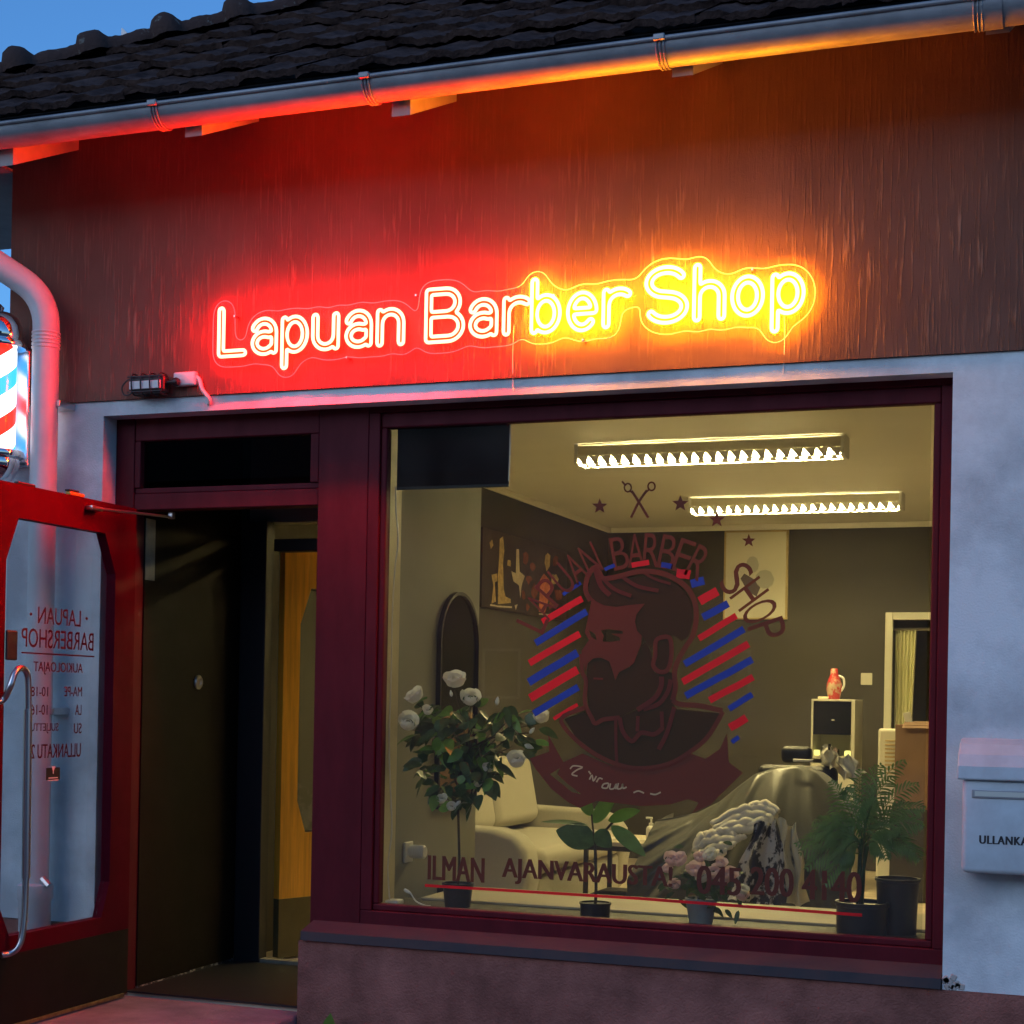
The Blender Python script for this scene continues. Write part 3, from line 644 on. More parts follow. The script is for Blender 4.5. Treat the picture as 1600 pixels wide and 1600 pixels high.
def dtext(s, pl, pr, top, bot, bold=0):
    """pl: pixel column where the word starts (its right end in the photo)"""
    py = (top+bot)/2
    a = P(pl, py, x=lx); b = P(pr, py, x=lx); za = (P(pl, bot, x=lx).z+P(pr, bot, x=lx).z)/2; zb_ = (P(pl, top, x=lx).z+P(pr, top, x=lx).z)/2
    text_fit(mb, s, lmap, -a.y, -b.y, za, zb_, bold)
dtext('LAPUAN', 126, 59, 951, 977, .012); dtext('BARBERSHOP', 146, 33, 985, 1014, .012); dtext('AUKIOLOAJAT', 129, 52, 1035, 1055, .02)
dtext('MA-PE', 128, 100, 1073, 1088, .02); dtext('10-18', 75, 48, 1073, 1088, .02); dtext('LA', 127, 117, 1101, 1117, .02); dtext('10-16', 74, 48, 1101, 1117, .02)
dtext('SU', 127, 115, 1130, 1146, .02); dtext('SULJETTU', 91, 47, 1130, 1146, .02); dtext('ULLANKATU 2', 126, 48, 1162, 1184, .02)
dtext('•', 137, 133, 964, 969); dtext('•', 50, 46, 957, 962)
a = P(147, 1026, x=lx); b = P(33, 1022, x=lx); mb.box((lx+.0008, b.y, a.z-.003), (lx+.0014, a.y, a.z+.003))
mb.build('opening_hours_lettering', m_door_vinyl, door, recalc=False)
a = P(72, 1200, x=lx); b = P(93, 1218, x=lx)
mb = MB(); mb.box((lx+.0005, a.y, b.z), (lx+.0015, b.y, a.z)); st = mb.build('sticker', m_black, door)
mb = MB(); yc, zc = (a.y+b.y)/2, (a.z+b.z)/2
mb.prism([[(yc-.012, zc+.03), (yc+.012, zc+.03), (yc+.003, zc+.012), (yc+.003, zc+.0), (yc-.003, zc+.0), (yc-.003, zc+.012)]], lambda u, v, d: Vector((lx+.0022, u, v)), 0)
mb.box((lx+.0018, yc-.03, zc-.018), (lx+.0022, yc+.03, zc-.014)); mb.box((lx+.0018, yc-.035, zc-.028), (lx+.0022, yc+.035, zc-.024))
mb.build('sticker_print', m_wht, st)
def hp(px, py, dx): q = P(px, py, x=XD+dx); return q
hpts = [hp(-6, 1098, .008), hp(6, 1092, .02), hp(16, 1072, .05), hp(24, 1050, .055), hp(33, 1044, .055), hp(42, 1052, .055), hp(44, 1080, .055), hp(44, 1200, .055), hp(40, 1380, .055), hp(36, 1452, .055), hp(28, 1480, .045), hp(14, 1490, .02), hp(2, 1492, .008)]
mb = MB(); mb.tube(smooth_path(hpts, 6), .0125, 14); mb.build('pull_handle', m_steel, door, smooth=True)
mb = MB(); g0, g1 = hp(43.5, 1108, .055), hp(40.5, 1372, .055); mb.tube([g0, g1], .0165, 16); mb.build('handle_grip', m_steel, door, smooth=True, auto=40)
mb = MB(); mb.box((XD-.0, hp(10, 1000, 0).y-.01, 1.415), (XD+.012, hp(10, 1000, 0).y+.055, 1.53), .006); mb.build('lock_case', m_black, door)
a = P(147, 794, x=XD+.03); b = P(268, 808, y=.16)
mb = MB(); mb.tube([a, a.lerp(b, .5), b], .006, 8); mb.box((b.x-.012, b.y-.012, b.z-.008), (b.x+.012, b.y+.012, b.z+.022), .003); mb.box((a.x-.035, a.y-.02, a.z-.008), (a.x+.006, a.y+.055, a.z+.010), .003); mb.build('door_stay', m_steel, door, smooth=True, auto=40)
kn = P(118, 771, x=XD-.02)
ku = thing('utility_knife', 'small yellow and black tool left lying on top of the red door', 'tool', (XD-.02, kn.y, 2.096))
mb = MB(); mb.box((XD-.035, kn.y-.05, 2.0965), (XD-.008, kn.y+.05, 2.112), .006); mb.build('body', m_yel, ku)
mb = MB(); mb.box((XD-.034, kn.y-.055, 2.1125), (XD-.009, kn.y+.012, 2.120), .003); mb.build('grip', m_black, ku)
mb = MB(); hn = P(38, 752, x=XD-.02); mb.box((XD-.032, hn.y-.05, 2.0955), (XD-.01, hn.y+.06, 2.108), .005); mb.build('latch_plate', m_black, door)

# steel push plate in the lobby
q = P(309, 1066, x=XLW+.001)
o = MB().lathe([(.005, .0005), (.032, .0005), (.034, .006), (.028, .012), (.016, .012), (.014, .008), (.004, .008)], (XLW, q.y, q.z), 28, axis='x').build('door_button', m_steel, smooth=True, auto=40)
tag(o, 'round steel push button on the dark lobby side panel', 'button')

# wooden inner door, swung into the room
HX, HYY = P(432, 1180, y=1.16).x, 1.16
ang = R(68)
ind = thing('inner_door', 'orange varnished wooden inner door half open with narrow eight sided glass', 'door', (HX, HYY, 0))
dx, dy = math.cos(ang), math.sin(ang)
def imap(u, v, d): return Vector((HX+u*dx+d*dy, HYY+u*dy-d*dx, v))
IH = [(.16, .62), (.64, .62), (.70, .78), (.70, 1.66), (.62, 1.84), (.17, 1.84), (.105, 1.66), (.105, .78)]
mb = MB(); mb.prism([[(0, .30), (.82, .30), (.82, 2.05), (0, 2.05)], IH], imap, .04); mb.build('leaf', m_wood, ind)
mb = MB(); mb.prism([[(0, .012), (.82, .012), (.82, .299), (0, .299)]], imap, .04); mb.build('kick_panel', mat('olive_kick_plate', (.11, .085, .03), .5, var=.2, vscale=6), ind)
mb = MB(); mb.prism([IH], lambda u, v, d: imap(u, v, d+.018), .005); mb.build('pane', m_dglass, ind)
mb = MB(); mb.tube([imap(a, b, -.002) for a, b in IH], .006, 6, closed=True); mb.build('glazing_bead', m_bark, ind)
mb = MB(); mb.box((-3.80, 1.02, 2.00), (-3.06, 1.098, 2.06), .004); mb.box((-3.52, .97, 1.965), (-3.30, 1.019, 2.03), .006); mb.build('closer_rail', m_black, ind)
mb = MB(); mb.tube([(-3.42, .98, 1.955), imap(.35, 1.96, .05)], .008, 8); mb.build('closer_arm', m_steel, ind)

# ------------------------------------------------------------------ neon sign
def glyph(ch):
    X = .123; CP = .187
    def arc(cx, cy, rx, ry, a0, a1, n=14): return [(cx+rx*math.cos(R(a0+(a1-a0)*k/n)), cy+ry*math.sin(R(a0+(a1-a0)*k/n))) for k in range(n+1)]
    w = .093
    if ch == 'L': return [[(0, .180), (0, 0), (.105, 0)]], .105
    if ch == 'a': return [arc(w*.48, X-.046, w*.50, .046, 158, 0, 12)+[(w*.98, 0)], arc(w*.49, .034, w*.47, .036, 60, 300, 18)+[(w*.98, .020)], [(w*.70, .066), (w*.98, .070)]], w
    if ch == 'p': return [[(0, X), (0, -.065)], arc(w*.5, X/2, w*.5, X/2, 180, -180, 28)], w
    if ch == 'u': return [[(0, X)]+arc(w*.5, .045, w*.5, .045, 180, 360, 14)+[(w, X)], [(w, X), (w, 0)]], w
    if ch == 'n': return [[(0, X), (0, 0)], [(0, X-.045)]+arc(w*.5, X-.045, w*.5, .045, 180, 0, 14)+[(w, 0)]], w
    if ch == 'h': return [[(0, CP), (0, 0)], [(0, X-.045)]+arc(w*.5, X-.045, w*.5, .045, 180, 0, 14)+[(w, 0)]], w
    if ch == 'B': return [[(0, CP), (0, 0)], [(0, CP), (.075, CP)]+arc(.075, CP*.76, .048, CP*.24, 90, -90, 10)+[(0, CP*.52)], [(0, CP*.52), (.085, CP*.52)]+arc(.085, CP*.26, .053, CP*.26, 90, -90, 12)+[(0, 0)]], .138
    if ch == 'r': return [[(0, X), (0, 0)], arc(.052, X-.050, .052, .050, 180, 52, 10)], .080
    if ch == 'b': return [[(0, CP), (0, 0)], arc(w*.5, X/2, w*.5, X/2, 180, -180, 28)], w
    if ch == 'e': return [[(0, X/2+.002), (w, X/2+.002)], arc(w*.5, X/2, w*.5, X/2, 2, 318, 26)], w
    if ch == 'S': return [arc(.068, CP*.755, .066, CP*.245, 28, 262, 20)[:-1] + arc(.072, CP*.25, .068, CP*.25, 82, -152, 20)], .140
    if ch == 'o': return [arc(w*.5, X/2, w*.5, X/2, 0, 360, 30)], w
def dist_field(segs, gx, gz):
    XX, ZZ = np.meshgrid(gx, gz); D = np.full(XX.shape, 9.0)
    for (ax, az), (bx, bz) in segs:
        vx, vz = bx-ax, bz-az; L2 = vx*vx+vz*vz+1e-12
        t = np.clip(((XX-ax)*vx+(ZZ-az)*vz)/L2, 0, 1); D = np.minimum(D, np.hypot(XX-ax-t*vx, ZZ-az-t*vz))
    return D
def contours(D, gx, gz, iso):
    """closed iso lines of a distance field"""
    V = D-iso; ny, nx = V.shape; segs = {}
    def ep(key):
        k, i, j = key
        if k == 'h': a, b = V[i, j], V[i, j+1]; t = a/(a-b); return (gx[j]+(gx[j+1]-gx[j])*t, gz[i])
        a, b = V[i, j], V[i+1, j]; t = a/(a-b); return (gx[j], gz[i]+(gz[i+1]-gz[i])*t)
    S = V < 0; code = S[:-1, :-1]*1+S[:-1, 1:]*2+S[1:, 1:]*4+S[1:, :-1]*8
    adj = {}
    for i, j in zip(*np.nonzero((code > 0) & (code < 15))):
        c = int(code[i, j]); b_, r_, t_, l_ = ('h', i, j), ('v', i, j+1), ('h', i+1, j), ('v', i, j)
        tb = {1: [(l_, b_)], 2: [(b_, r_)], 3: [(l_, r_)], 4: [(r_, t_)], 5: [(l_, t_), (b_, r_)], 6: [(b_, t_)], 7: [(l_, t_)], 8: [(t_, l_)], 9: [(b_, t_)], 10: [(l_, b_), (r_, t_)], 11: [(r_, t_)], 12: [(l_, r_)], 13: [(b_, r_)], 14: [(l_, b_)]}[c]
        for a, b in tb: adj.setdefault(a, []).append(b); adj.setdefault(b, []).append(a)
    loops = []; seen = set()
    for k in adj:
        if k in seen: continue
        lp = [k]; seen.add(k); cur = k
        while True:
            nx_ = [q for q in adj[cur] if q not in seen]
            if not nx_: break
            cur = nx_[0]; seen.add(cur); lp.append(cur)
        if len(lp) > 8: loops.append([ep(q) for q in lp])
    return loops
def resample(lp, step, it=2):
    p = np.array(lp); d = np.r_[0, np.cumsum(np.hypot(*np.diff(np.vstack([p, p[:1]]), axis=0).T))]
    n = max(10, int(d[-1]/step)); t = np.linspace(0, d[-1], n, endpoint=False); q = np.vstack([p, p[:1]])
    r = np.c_[np.interp(t, d, q[:, 0]), np.interp(t, d, q[:, 1])]
    for _ in range(it): r = .5*r+.25*np.roll(r, 1, 0)+.25*np.roll(r, -1, 0)
    return r
sign = thing('neon_sign', 'lit neon sign spelling the shop name, red on the left and yellow on the right', 'neon sign', (-2.27, -.03, 2.7))
TY = -.062; FYB = -.052; BYB = -.040
LET = [('L', -3.471, 2.712, 'r'), ('a', -3.315, 2.713, 'r'), ('p', -3.175, 2.712, 'r'), ('u', -3.035, 2.714, 'r'), ('a', -2.887, 2.717, 'r'), ('n', -2.747, 2.714, 'r'),
       ('B', -2.536, 2.715, 'r'), ('a', -2.350, 2.726, 'r'), ('r', -2.208, 2.725, 'r'), ('b', -2.093, 2.724, 'y'), ('e', -1.946, 2.723, 'y'), ('r', -1.804, 2.728, 'y'),
       ('S', -1.640, 2.731, 'y'), ('h', -1.452, 2.731, 'y'), ('o', -1.309, 2.737, 'y'), ('p', -1.160, 2.737, 'y')]
allsegs = []
for ch, x0, z0, c in LET:
    st_, wd = glyph(ch); segs = []
    for pl in st_:
        pl = [(x0+a, z0+b) for a, b in pl]; segs += list(zip(pl[:-1], pl[1:]))
    allsegs += segs
    xs = [p[0] for s_ in segs for p in s_]; zs = [p[1] for s_ in segs for p in s_]
    gx = np.arange(min(xs)-.03, max(xs)+.03, .0022); gz = np.arange(min(zs)-.03, max(zs)+.03, .0022)
    D = dist_field(segs, gx, gz)
    fm = MB(); ins = D < .0115; idx = {}
    for i, j in zip(*np.nonzero(ins[:-1, :-1] & ins[1:, :-1] & ins[:-1, 1:] & ins[1:, 1:])):
        f_ = []
        for k in ((i, j), (i, j+1), (i+1, j+1), (i+1, j)):
            if k not in idx: idx[k] = len(fm.v); fm.v.append((gx[k[1]], FYB, gz[k[0]]))
            f_.append(idx[k])
        fm.f.append(tuple(f_))
    face = fm.build('letter', m_face, sign, recalc=False)
    tm = MB()
    for lp in contours(D, gx, gz, .0112):
        r_ = resample(lp, .004); tm.tube([(a, TY, b) for a, b in r_], .0072, 8, closed=True)
    tm.build('neon_tube', m_nred if c == 'r' else m_nyel, face, smooth=True)
gx = np.arange(-3.56, -.98, .006); gz = np.arange(2.58, 3.02, .006); D = dist_field(allsegs, gx, gz)
# soften the board outline so that it runs in waves
Dm = D.copy()
for _ in range(12): Dm = (Dm+np.roll(Dm, 1, 1)+np.roll(Dm, -1, 1)+np.roll(Dm, 1, 0)+np.roll(Dm, -1, 0))/5
lps = sorted(contours(Dm, gx, gz, .052), key=len, reverse=True)[:1]
bm_ = MB(); em = MB(); r_ = resample(lps[0], .012, 6)
bm_.prism([[tuple(a) for a in r_]], lambda u, v, d: Vector((u, BYB+d, v)), .004); bm_.build('backboard', m_acry, sign)
em.tube([(a, BYB, b) for a, b in r_], .0022, 6, closed=True); em.build('board_edge', m_aedge, sign, smooth=True)
for lp in [smooth_path([P(803, 508, y=-.03), P(801, 560, y=-.016), P(802, 612, y=-.005)], 4), smooth_path([P(1225, 487, y=-.03), P(1226, 530, y=-.016), P(1224, 584, y=-.005)], 4)]:
    MB().tube(lp, .0016, 6).build('supply_wire', m_wht, sign)
for x, z in ((-3.42, 2.87), (-2.60, 2.90), (-2.02, 2.86), (-1.25, 2.90), (-2.9, 2.67), (-1.9, 2.68)): MB().lathe([(.004, -.048), (.005, -.046), (.005, -.012)], (x, 0, z), 10, axis='y').build('stand_off', m_steel, sign)

# ------------------------------------------------------------------ work light over the door
q = P(230, 600, y=-.075); fx, fz = q.x, q.z
fl = thing('caged_lamp', 'black caged work lamp with hoop handle fixed above the door', 'lamp', (fx, -.013, fz))
hw_, hh = .085, .036
mb = MB(); mb.box((fx-hw_, -.085, fz-hh), (fx+hw_, -.03, fz+hh), .012); mb.box((fx-.03, -.03, fz-.02), (fx+.03, -.0125, fz+.02), .004); mb.build('body', m_black, fl)
mb = MB(); mb.box((fx-hw_+.006, -.090, fz-.022), (fx+hw_-.012, -.0852, fz+.012), .002); mb.build('lens', m_wht, fl)
mb = MB()
for k in range(4):
    x = fx-hw_+.02+.045*k; mb.tube(smooth_path([(x-.002, -.03, fz+hh+.005), (x, -.085, fz+hh+.006), (x+.001, -.098, fz), (x+.003, -.085, fz-hh-.006), (x+.003, -.03, fz-hh-.004)], 4), .0032, 6)
for z in (fz+.03, fz-.034): mb.tube([(fx-hw_, -.094, z), (fx+hw_, -.094, z)], .003, 6)
mb.build('wire_cage', m_black, fl)
mb = MB(); mb.tube(smooth_path([(fx-hw_, -.05, fz+.030), (fx-hw_-.03, -.05, fz+.026), (fx-hw_-.056, -.05, fz-.002), (fx-hw_-.046, -.05, fz-.034), (fx-hw_-.016, -.05, fz-.034), (fx-hw_+.01, -.05, fz-.012)], 6), .0036, 6); mb.build('hoop_handle', m_black, fl)
mb = MB(); mb.lathe([(.009, 0), (.009, .03), (.017, .034), (.019, .045), (.015, .055), (.004, .058)], (fx+hw_, -.055, fz+.006), 14, axis='x'); mb.build('knob', m_black, fl, smooth=True, auto=40)
q = P(285, 592, y=-.04)
jb = thing('junction_box', 'white plastic junction box with bent cable beside the caged lamp', 'junction box', (q.x, -.013, q.z))
mb = MB(); mb.box((q.x-.045, -.042, q.z-.028), (q.x+.062, -.0125, q.z+.03), .008, 3); mb.build('cover', m_wht, jb, smooth=True, auto=40)
mb = MB(); mb.tube(smooth_path([(q.x+.055, -.025, q.z+.01), (q.x+.075, -.028, q.z-.005), (q.x+.088, -.026, q.z-.045), (q.x+.118, -.02, q.z-.085), (q.x+.108, -.006, q.z-.105)], 5), .009, 8); mb.build('cable', m_wht, jb, smooth=True)

# ------------------------------------------------------------------ mailbox
mx0, mx1, mz0, mz1, my = -.462, -.07, .732, 1.06, -.15
mbx = thing('mailbox', 'pale grey wall mailbox with curved lid and black street name lettering', 'mailbox', (-.266, 0, .73))
mb = MB(); mb.box((mx0, my, mz0), (mx1, -.001, mz1), .018, 4); mb.build('body', m_mailb, mbx, smooth=True, auto=35)
mb = MB()
lp = [(-.001, 1.195), (-.04, 1.192), (-.10, 1.175), (-.145, 1.14), (-.168, 1.10), (-.172, 1.055), (-.162, 1.052), (-.158, 1.062), (-.001, 1.062)]
lp = [(a, b) for a, b in lp]
mb.prism([lp], lambda u, v, d: Vector((mx0-.016+d, u, v)), mx1-mx0+.032)
lid = mb.build('lid', m_mailb, mbx)
bv = lid.modifiers.new('round', 'BEVEL'); bv.width = .006; bv.segments = 3
mb = MB(); zc = 1.005; mb.box((mx0+.032, my-.006, zc-.014), (mx1-.032, my-.0005, zc+.016), .003); mb.build('card_holder', m_zinc, mbx)
mb = MB(); mb.box((mx0+.042, my-.008, zc-.007), (mx1-.042, my-.0065, zc+.010)); mb.build('name_card', m_lbl, mbx)
mb = MB(); text_fit(mb, 'ULLANKATU 2', lambda u, v, d: Vector((u, my-.0012, v)), -.403, -.166, .835, .864, .05, 1.12); mb.build('lettering', m_text, mbx, recalc=False)

# weed at the foot of the plinth
q = P(512, 1600, y=-.06); wd_ = thing('weed', 'green broad leaf of a small weed at the foot of the plinth', 'plant', (q.x, -.06, -.2)); wz = q.z
def leaf_geo(mb, base, d, L, W, droop=.25, nrm=None, n=6, fold=.12):
    d = Vector(d).normalized(); up = Vector(nrm) if nrm is not None else Vector((0, 0, 1))
    s_ = d.cross(up); s_ = s_.normalized() if s_.length > .05 else Vector((1, 0, 0)); up = s_.cross(d).normalized()
    k0 = len(mb.v); base = Vector(base)
    for i in range(n+1):
        t = i/n; wv = W*.5*math.sin(math.pi*min(1, t*.96+.02))**.75*(1.08-.35*t) if 0 < i < n else W*.02
        c = base+d*L*t-Vector((0, 0, 1))*droop*L*t*t
        mb.v += [tuple(c-s_*wv+up*fold*wv), tuple(c), tuple(c+s_*wv+up*fold*wv)]
    for i in range(n):
        a = k0+3*i; mb.f += [(a, a+1, a+4, a+3), (a+1, a+2, a+5, a+4)]
for dd, L_, W_ in (((.12, -.15, 1), wz+.2+.10, .095), ((.5, -.4, .8), wz+.2+.02, .07), ((-.7, -.3, .8), wz+.15, .05)):
    mb = MB(); leaf_geo(mb, (q.x, -.06, -.2), dd, L_, W_, .15, nrm=(0, -1, .3)); mb.build('leaf', m_leafl, wd_, smooth=True, recalc=False)


# ================================================================== inside the shop
# window bench with its upstand
ben = thing('window_bench', 'dark display bench with beige rear board behind the window plants', 'bench', (-1.5, .3, 0))
mb = MB(); mb.box((-2.849, .14, .40), (1.3, .47, .438), .004); mb.build('bench_top', m_bench, ben)
mb = MB(); mb.box((-2.74, .44, .4385), (1.0, .92, .449), .003); mb.build('rear_board', m_upst, ben)
mb = MB(); mb.box((-2.849, .88, 0), (1.3, .90, .4384)); mb.build('front_panel', m_bench, ben)
mb = MB(); mb.box((-2.849, .14, .439), (-2.812, .33, 2.56), .006); mb.box((-2.811, .14, .44), (-2.797, .20, 2.56), .006); mb.build('window_reveal', m_cream, bld)

m_opal = mat('opal_side_panel', (.72, .68, .52), .5)
def opal(m):
    n = m.node_tree.nodes; l = m.node_tree.links
    tr = n.new('ShaderNodeBsdfTranslucent'); tr.inputs[0].default_value = (.30, .26, .16, 1)
    mx = n.new('ShaderNodeMixShader'); mx.inputs[0].default_value = .03
    l.new(n['Principled BSDF'].outputs[0], mx.inputs[1]); l.new(tr.outputs[0], mx.inputs[2]); l.new(mx.outputs[0], n['Material Output'].inputs[0])
opal(m_opal)
def fixture(yy, x0, x1, label):
    t = thing('ceiling_light', label, 'ceiling light', ((x0+x1)/2, yy, HC), 'louvred ceiling lights')
    MB().box((x0+.02, yy-.082, HC-.012), (x1-.02, yy+.082, HC-.002), .003).build('housing', m_lampw, t)
    for sg in (-1, 1): MB().box((x0+.0205, yy+sg*.084-.0015, HC-.070), (x1-.0205, yy+sg*.084+.0015, HC-.0125)).build('opal_panel', m_opal, t)
    for xa in (x0, x1-.02):
        mb = MB(); mb.prism([[(yy-.09, HC-.002), (yy+.09, HC-.002), (yy+.092, HC-.11), (yy+.07, HC-.122), (yy-.07, HC-.122), (yy-.092, HC-.11)]], lambda u, v, d, xa=xa: Vector((xa+d, u, v)), .02); mb.build('end_cap', m_lampw, t)
    for dy in (-.040, .040): MB().tube([(x0+.03, yy+dy, HC-.086), (x1-.03, yy+dy, HC-.086)], .012, 10).build('tube', m_tube, t, smooth=True)
    mb = MB(); n = 22
    for k in range(n):
        x = x0+.05+(x1-x0-.1)*k/(n-1)
        for sgn in (-1, 1): mb.prism([[(x-.036, HC-.0705), (x+.033, HC-.0705), (x+.022, HC-.112), (x-.002, HC-.112)]], lambda u, v, d, sgn=sgn: Vector((u, yy+sgn*(.060+d), v)), .025)
        mb.prism([[(x-.004, HC-.072), (x+.004, HC-.072), (x+.010, HC-.112), (x+.004, HC-.112)]], lambda u, v, d: Vector((u, yy-.059+d, v)), .118)
    for sgn in (-1, 1): mb.box((x0+.02, yy+sgn*.080-.006, HC-.118), (x1-.02, yy+sgn*.080+.006, HC-.1125))
    mb.build('louvre', m_lampw, t)
fixture(2.97, -2.89, -1.353, 'louvred strip light on the ceiling nearer to the shop window')
fixture(5.38, -2.82, -1.33, 'louvred strip light further back, near the back wall')

# roller blind at top left of the window
bl = thing('roller_blind', 'short dark navy blind hanging at the top left of the shop window', 'blind', (-2.55, .2, 2.45))
a = P(622, 674, y=.2); b = P(795, 756, y=.2)
MB().box((a.x, .197, b.z), (b.x, .203, 2.47)).build('fabric', m_blind, bl)
mb = MB(); mb.tube([(a.x, .215, 2.475), (b.x, .215, 2.475)], .018, 10); mb.build('roller', m_dark, bl, smooth=True, auto=40)
mb = MB(); mb.tube([(b.x+.004, .194, 2.46), (b.x+.005, .193, 2.3), (b.x+.002, .194, b.z+.01)], .003, 6); mb.build('pull_cord', m_wht, bl)
mb = MB(); mb.box((a.x, .195, b.z-.012), (b.x, .205, b.z), .002); mb.build('bottom_bar', m_dark, bl)
wp = [P(x, y, y=.21) for x, y in ((618, 760), (619, 800), (622, 845), (617, 890), (613, 960), (611, 1060), (608, 1160), (610, 1230), (612, 1300), (606, 1350), (608, 1395), (610, 1412))]
o = MB().tube(smooth_path(wp, 6), .0032, 6).build('hanging_cable', m_wht, smooth=True); tag(o, 'thin white cable hanging down the left edge of the shop window', 'cable')
q = [P(x, y, y=.22) for x, y in ((632, 1390), (642, 1396), (650, 1408), (664, 1424), (672, 1440))]
q = [Vector((v.x, v.y, max(v.z, .445))) for v in q]
ce = thing('charging_cable', 'short white cable with plug end lying on the window bench', 'cable', tuple(q[0]))
MB().tube(smooth_path(q[1:], 5), .003, 6).build('lead', m_wht, ce, smooth=True)
MB().tube([q[0], q[0].lerp(q[1], .5), q[1]], [.006, .008, .005], 8).build('plug_end', m_wht, ce, smooth=True)
q = P(617, 1407, y=.24); o = MB().box((q.x-.03, .2, .4385), (q.x+.03, .27, .46), .008).build('small_adapter', m_wht); tag(o, 'tiny white adapter block in the left corner of the window bench', 'adapter')
# arched mirror and wall socket on the grey partition
XP = -2.85
mi = thing('arched_mirror', 'tall arched mirror in thin dark frame on the grey partition', 'mirror', (XP, 1.05, .85))
def arch(y0, y1, z0, z1, n=16):
    r = (y1-y0)/2; return [(y0, z0), (y1, z0)] + [((y0+y1)/2+r*math.cos(math.pi*k/n), z1-r+r*math.sin(math.pi*k/n)) for k in range(n+1)]
mb = MB(); mb.prism([arch(.82, 1.30, .80, 1.80), arch(.835, 1.285, .815, 1.785)], lambda u, v, d: Vector((XP+.001+d, u, v)), .022); mb.build('mirror_frame', m_black, mi)
mb = MB(); mb.prism([arch(.836, 1.284, .816, 1.784)], lambda u, v, d: Vector((XP+.002+d, u, v)), .008); mb.build('mirror_glass', m_mirr, mi)
ws = thing('wall_socket', 'white wall socket with timer plug low on the grey partition', 'socket', (XP, .535, .633))
MB().box((XP+.001, .49, .585), (XP+.013, .575, .675), .005).build('face_plate', m_wht, ws)
mb = MB(); mb.lathe([(.028, .013), (.030, .03), (.030, .075), (.024, .082), (.005, .083)], (XP, .545, .632), 18, axis='x'); mb.build('plug', m_wht, ws, smooth=True, auto=40)

# posters
XW = XLW+.001
ps = thing('dark_poster', 'wide dark poster of golden barber tools on the left wall', 'poster', (XW, 5.1, 2.2))
pz0, pz1 = 1.93, 2.47
MB().box((XW, 4.20, pz0), (XW+.018, 6.02, pz1), .003).build('panel', m_posterd, ps)
def wpoly(pts, m, name, parent, off=.0195):
    pp = [P(x, y, x=XW+off) for x, y in pts]; mb = MB()
    mb.prism([[(p.y, p.z) for p in pp]], lambda u, v, d: Vector((XW+off, u, v)), 0); return mb.build(name, m, parent, recalc=False)
wpoly([(781, 842), (786, 838), (788, 860), (786, 880), (787, 920), (790, 932), (798, 936), (798, 942), (778, 944), (778, 900), (780, 870)], m_gold, 'printed_clipper', ps)
wpoly([(768, 898), (777, 896), (777, 908), (773, 910), (775, 940), (768, 943), (771, 915)], m_gold, 'printed_clipper', ps)
wpoly([(807, 858), (811, 858), (812, 893), (820, 900), (815, 915), (813, 935), (811, 915), (802, 908), (799, 892), (806, 896)], m_pale, 'printed_comb', ps)
wpoly([(844, 905), (850, 896), (858, 905), (860, 925), (852, 957), (842, 956)], m_orange, 'printed_bottle', ps)
wpoly([(852, 868), (856, 864), (860, 868), (859, 885), (854, 893), (851, 880)], m_gold, 'printed_razor', ps)
wpoly([(765, 848), (769, 843), (771, 852), (767, 858)], m_gold, 'printed_razor', ps)
wpoly([(804, 946), (809, 944), (806, 953)], m_pale, 'printed_comb', ps)
m_rdp = mat('printed_rust', (.30, .09, .05), .6, var=.4, vscale=20)
for px, py, r in ((822, 872, 7), (832, 886, 5), (826, 905, 6), (835, 925, 8), (818, 930, 5), (866, 905, 7), (872, 930, 8), (868, 878, 6), (795, 880, 4), (824, 948, 4), (862, 945, 6)):
    wpoly([(px+r*random.uniform(.5, 1.1)*math.cos(k*.785), py+1.7*r*random.uniform(.5, 1.1)*math.sin(k*.785)) for k in range(8)], m_rdp if random.random() < .6 else m_gold, 'printed_bottle', ps)
for x0_, x1_, y_ in ((776, 800, 946), (842, 858, 958), (766, 776, 944)): wpoly([(x0_, y_), (x1_, y_+1.5), (x1_, y_+4), (x0_, y_+2.5)], m_pale, 'printed_razor', ps)
YB = BACK-.001
a = P(1133, 830, y=YB); b = P(1231, 968, y=YB)
pp = thing('pale_poster', 'pale framed picture with small grey print on the back wall', 'picture', ((a.x+b.x)/2, YB, (a.z+b.z)/2))
MB().box((a.x+.012, YB-.012, b.z+.012), (b.x-.012, YB, a.z-.012)).build('print', m_poster, pp)
mb = MB()
for bx in (((a.x, YB-.025, b.z), (a.x+.014, YB, a.z)), ((b.x-.02, YB-.025, b.z), (b.x, YB, a.z)), ((a.x+.0145, YB-.024, b.z), (b.x-.0205, YB, b.z+.014)), ((a.x+.0145, YB-.024, a.z-.014), (b.x-.0205, YB, a.z))): mb.box(*bx, .003)
mb.build('frame', m_oak, pp)
m_gp = mat('printed_grey', (.45, .44, .36), .6); m_gd = mat('printed_dark_grey', (.13, .10, .10), .6)
def bpoly(pts, m, name): 
    q_ = [P(x, y, y=YB-.0135) for x, y in pts]; mb = MB(); mb.prism([[(p.x, p.z) for p in q_]], lambda u, v, d: Vector((u, YB-.0135, v)), 0); mb.build(name, m, pp, recalc=False)
bpoly([(1176+10*math.cos(k*.6), 882+13*math.sin(k*.6)) for k in range(10)], m_gp, 'printed_disc'); bpoly([(1195+15*math.cos(k*.6), 905+15*math.sin(k*.6)) for k in range(10)], m_gp, 'printed_disc')
bpoly([(1157, 904), (1163, 896), (1178, 905), (1188, 918), (1182, 932), (1168, 924)], m_gd, 'printed_scissors')
q = P(1354, 1061, y=YB); sw = thing('light_switch', 'square white light switch on the dark back wall', 'switch', (q.x, YB, q.z))
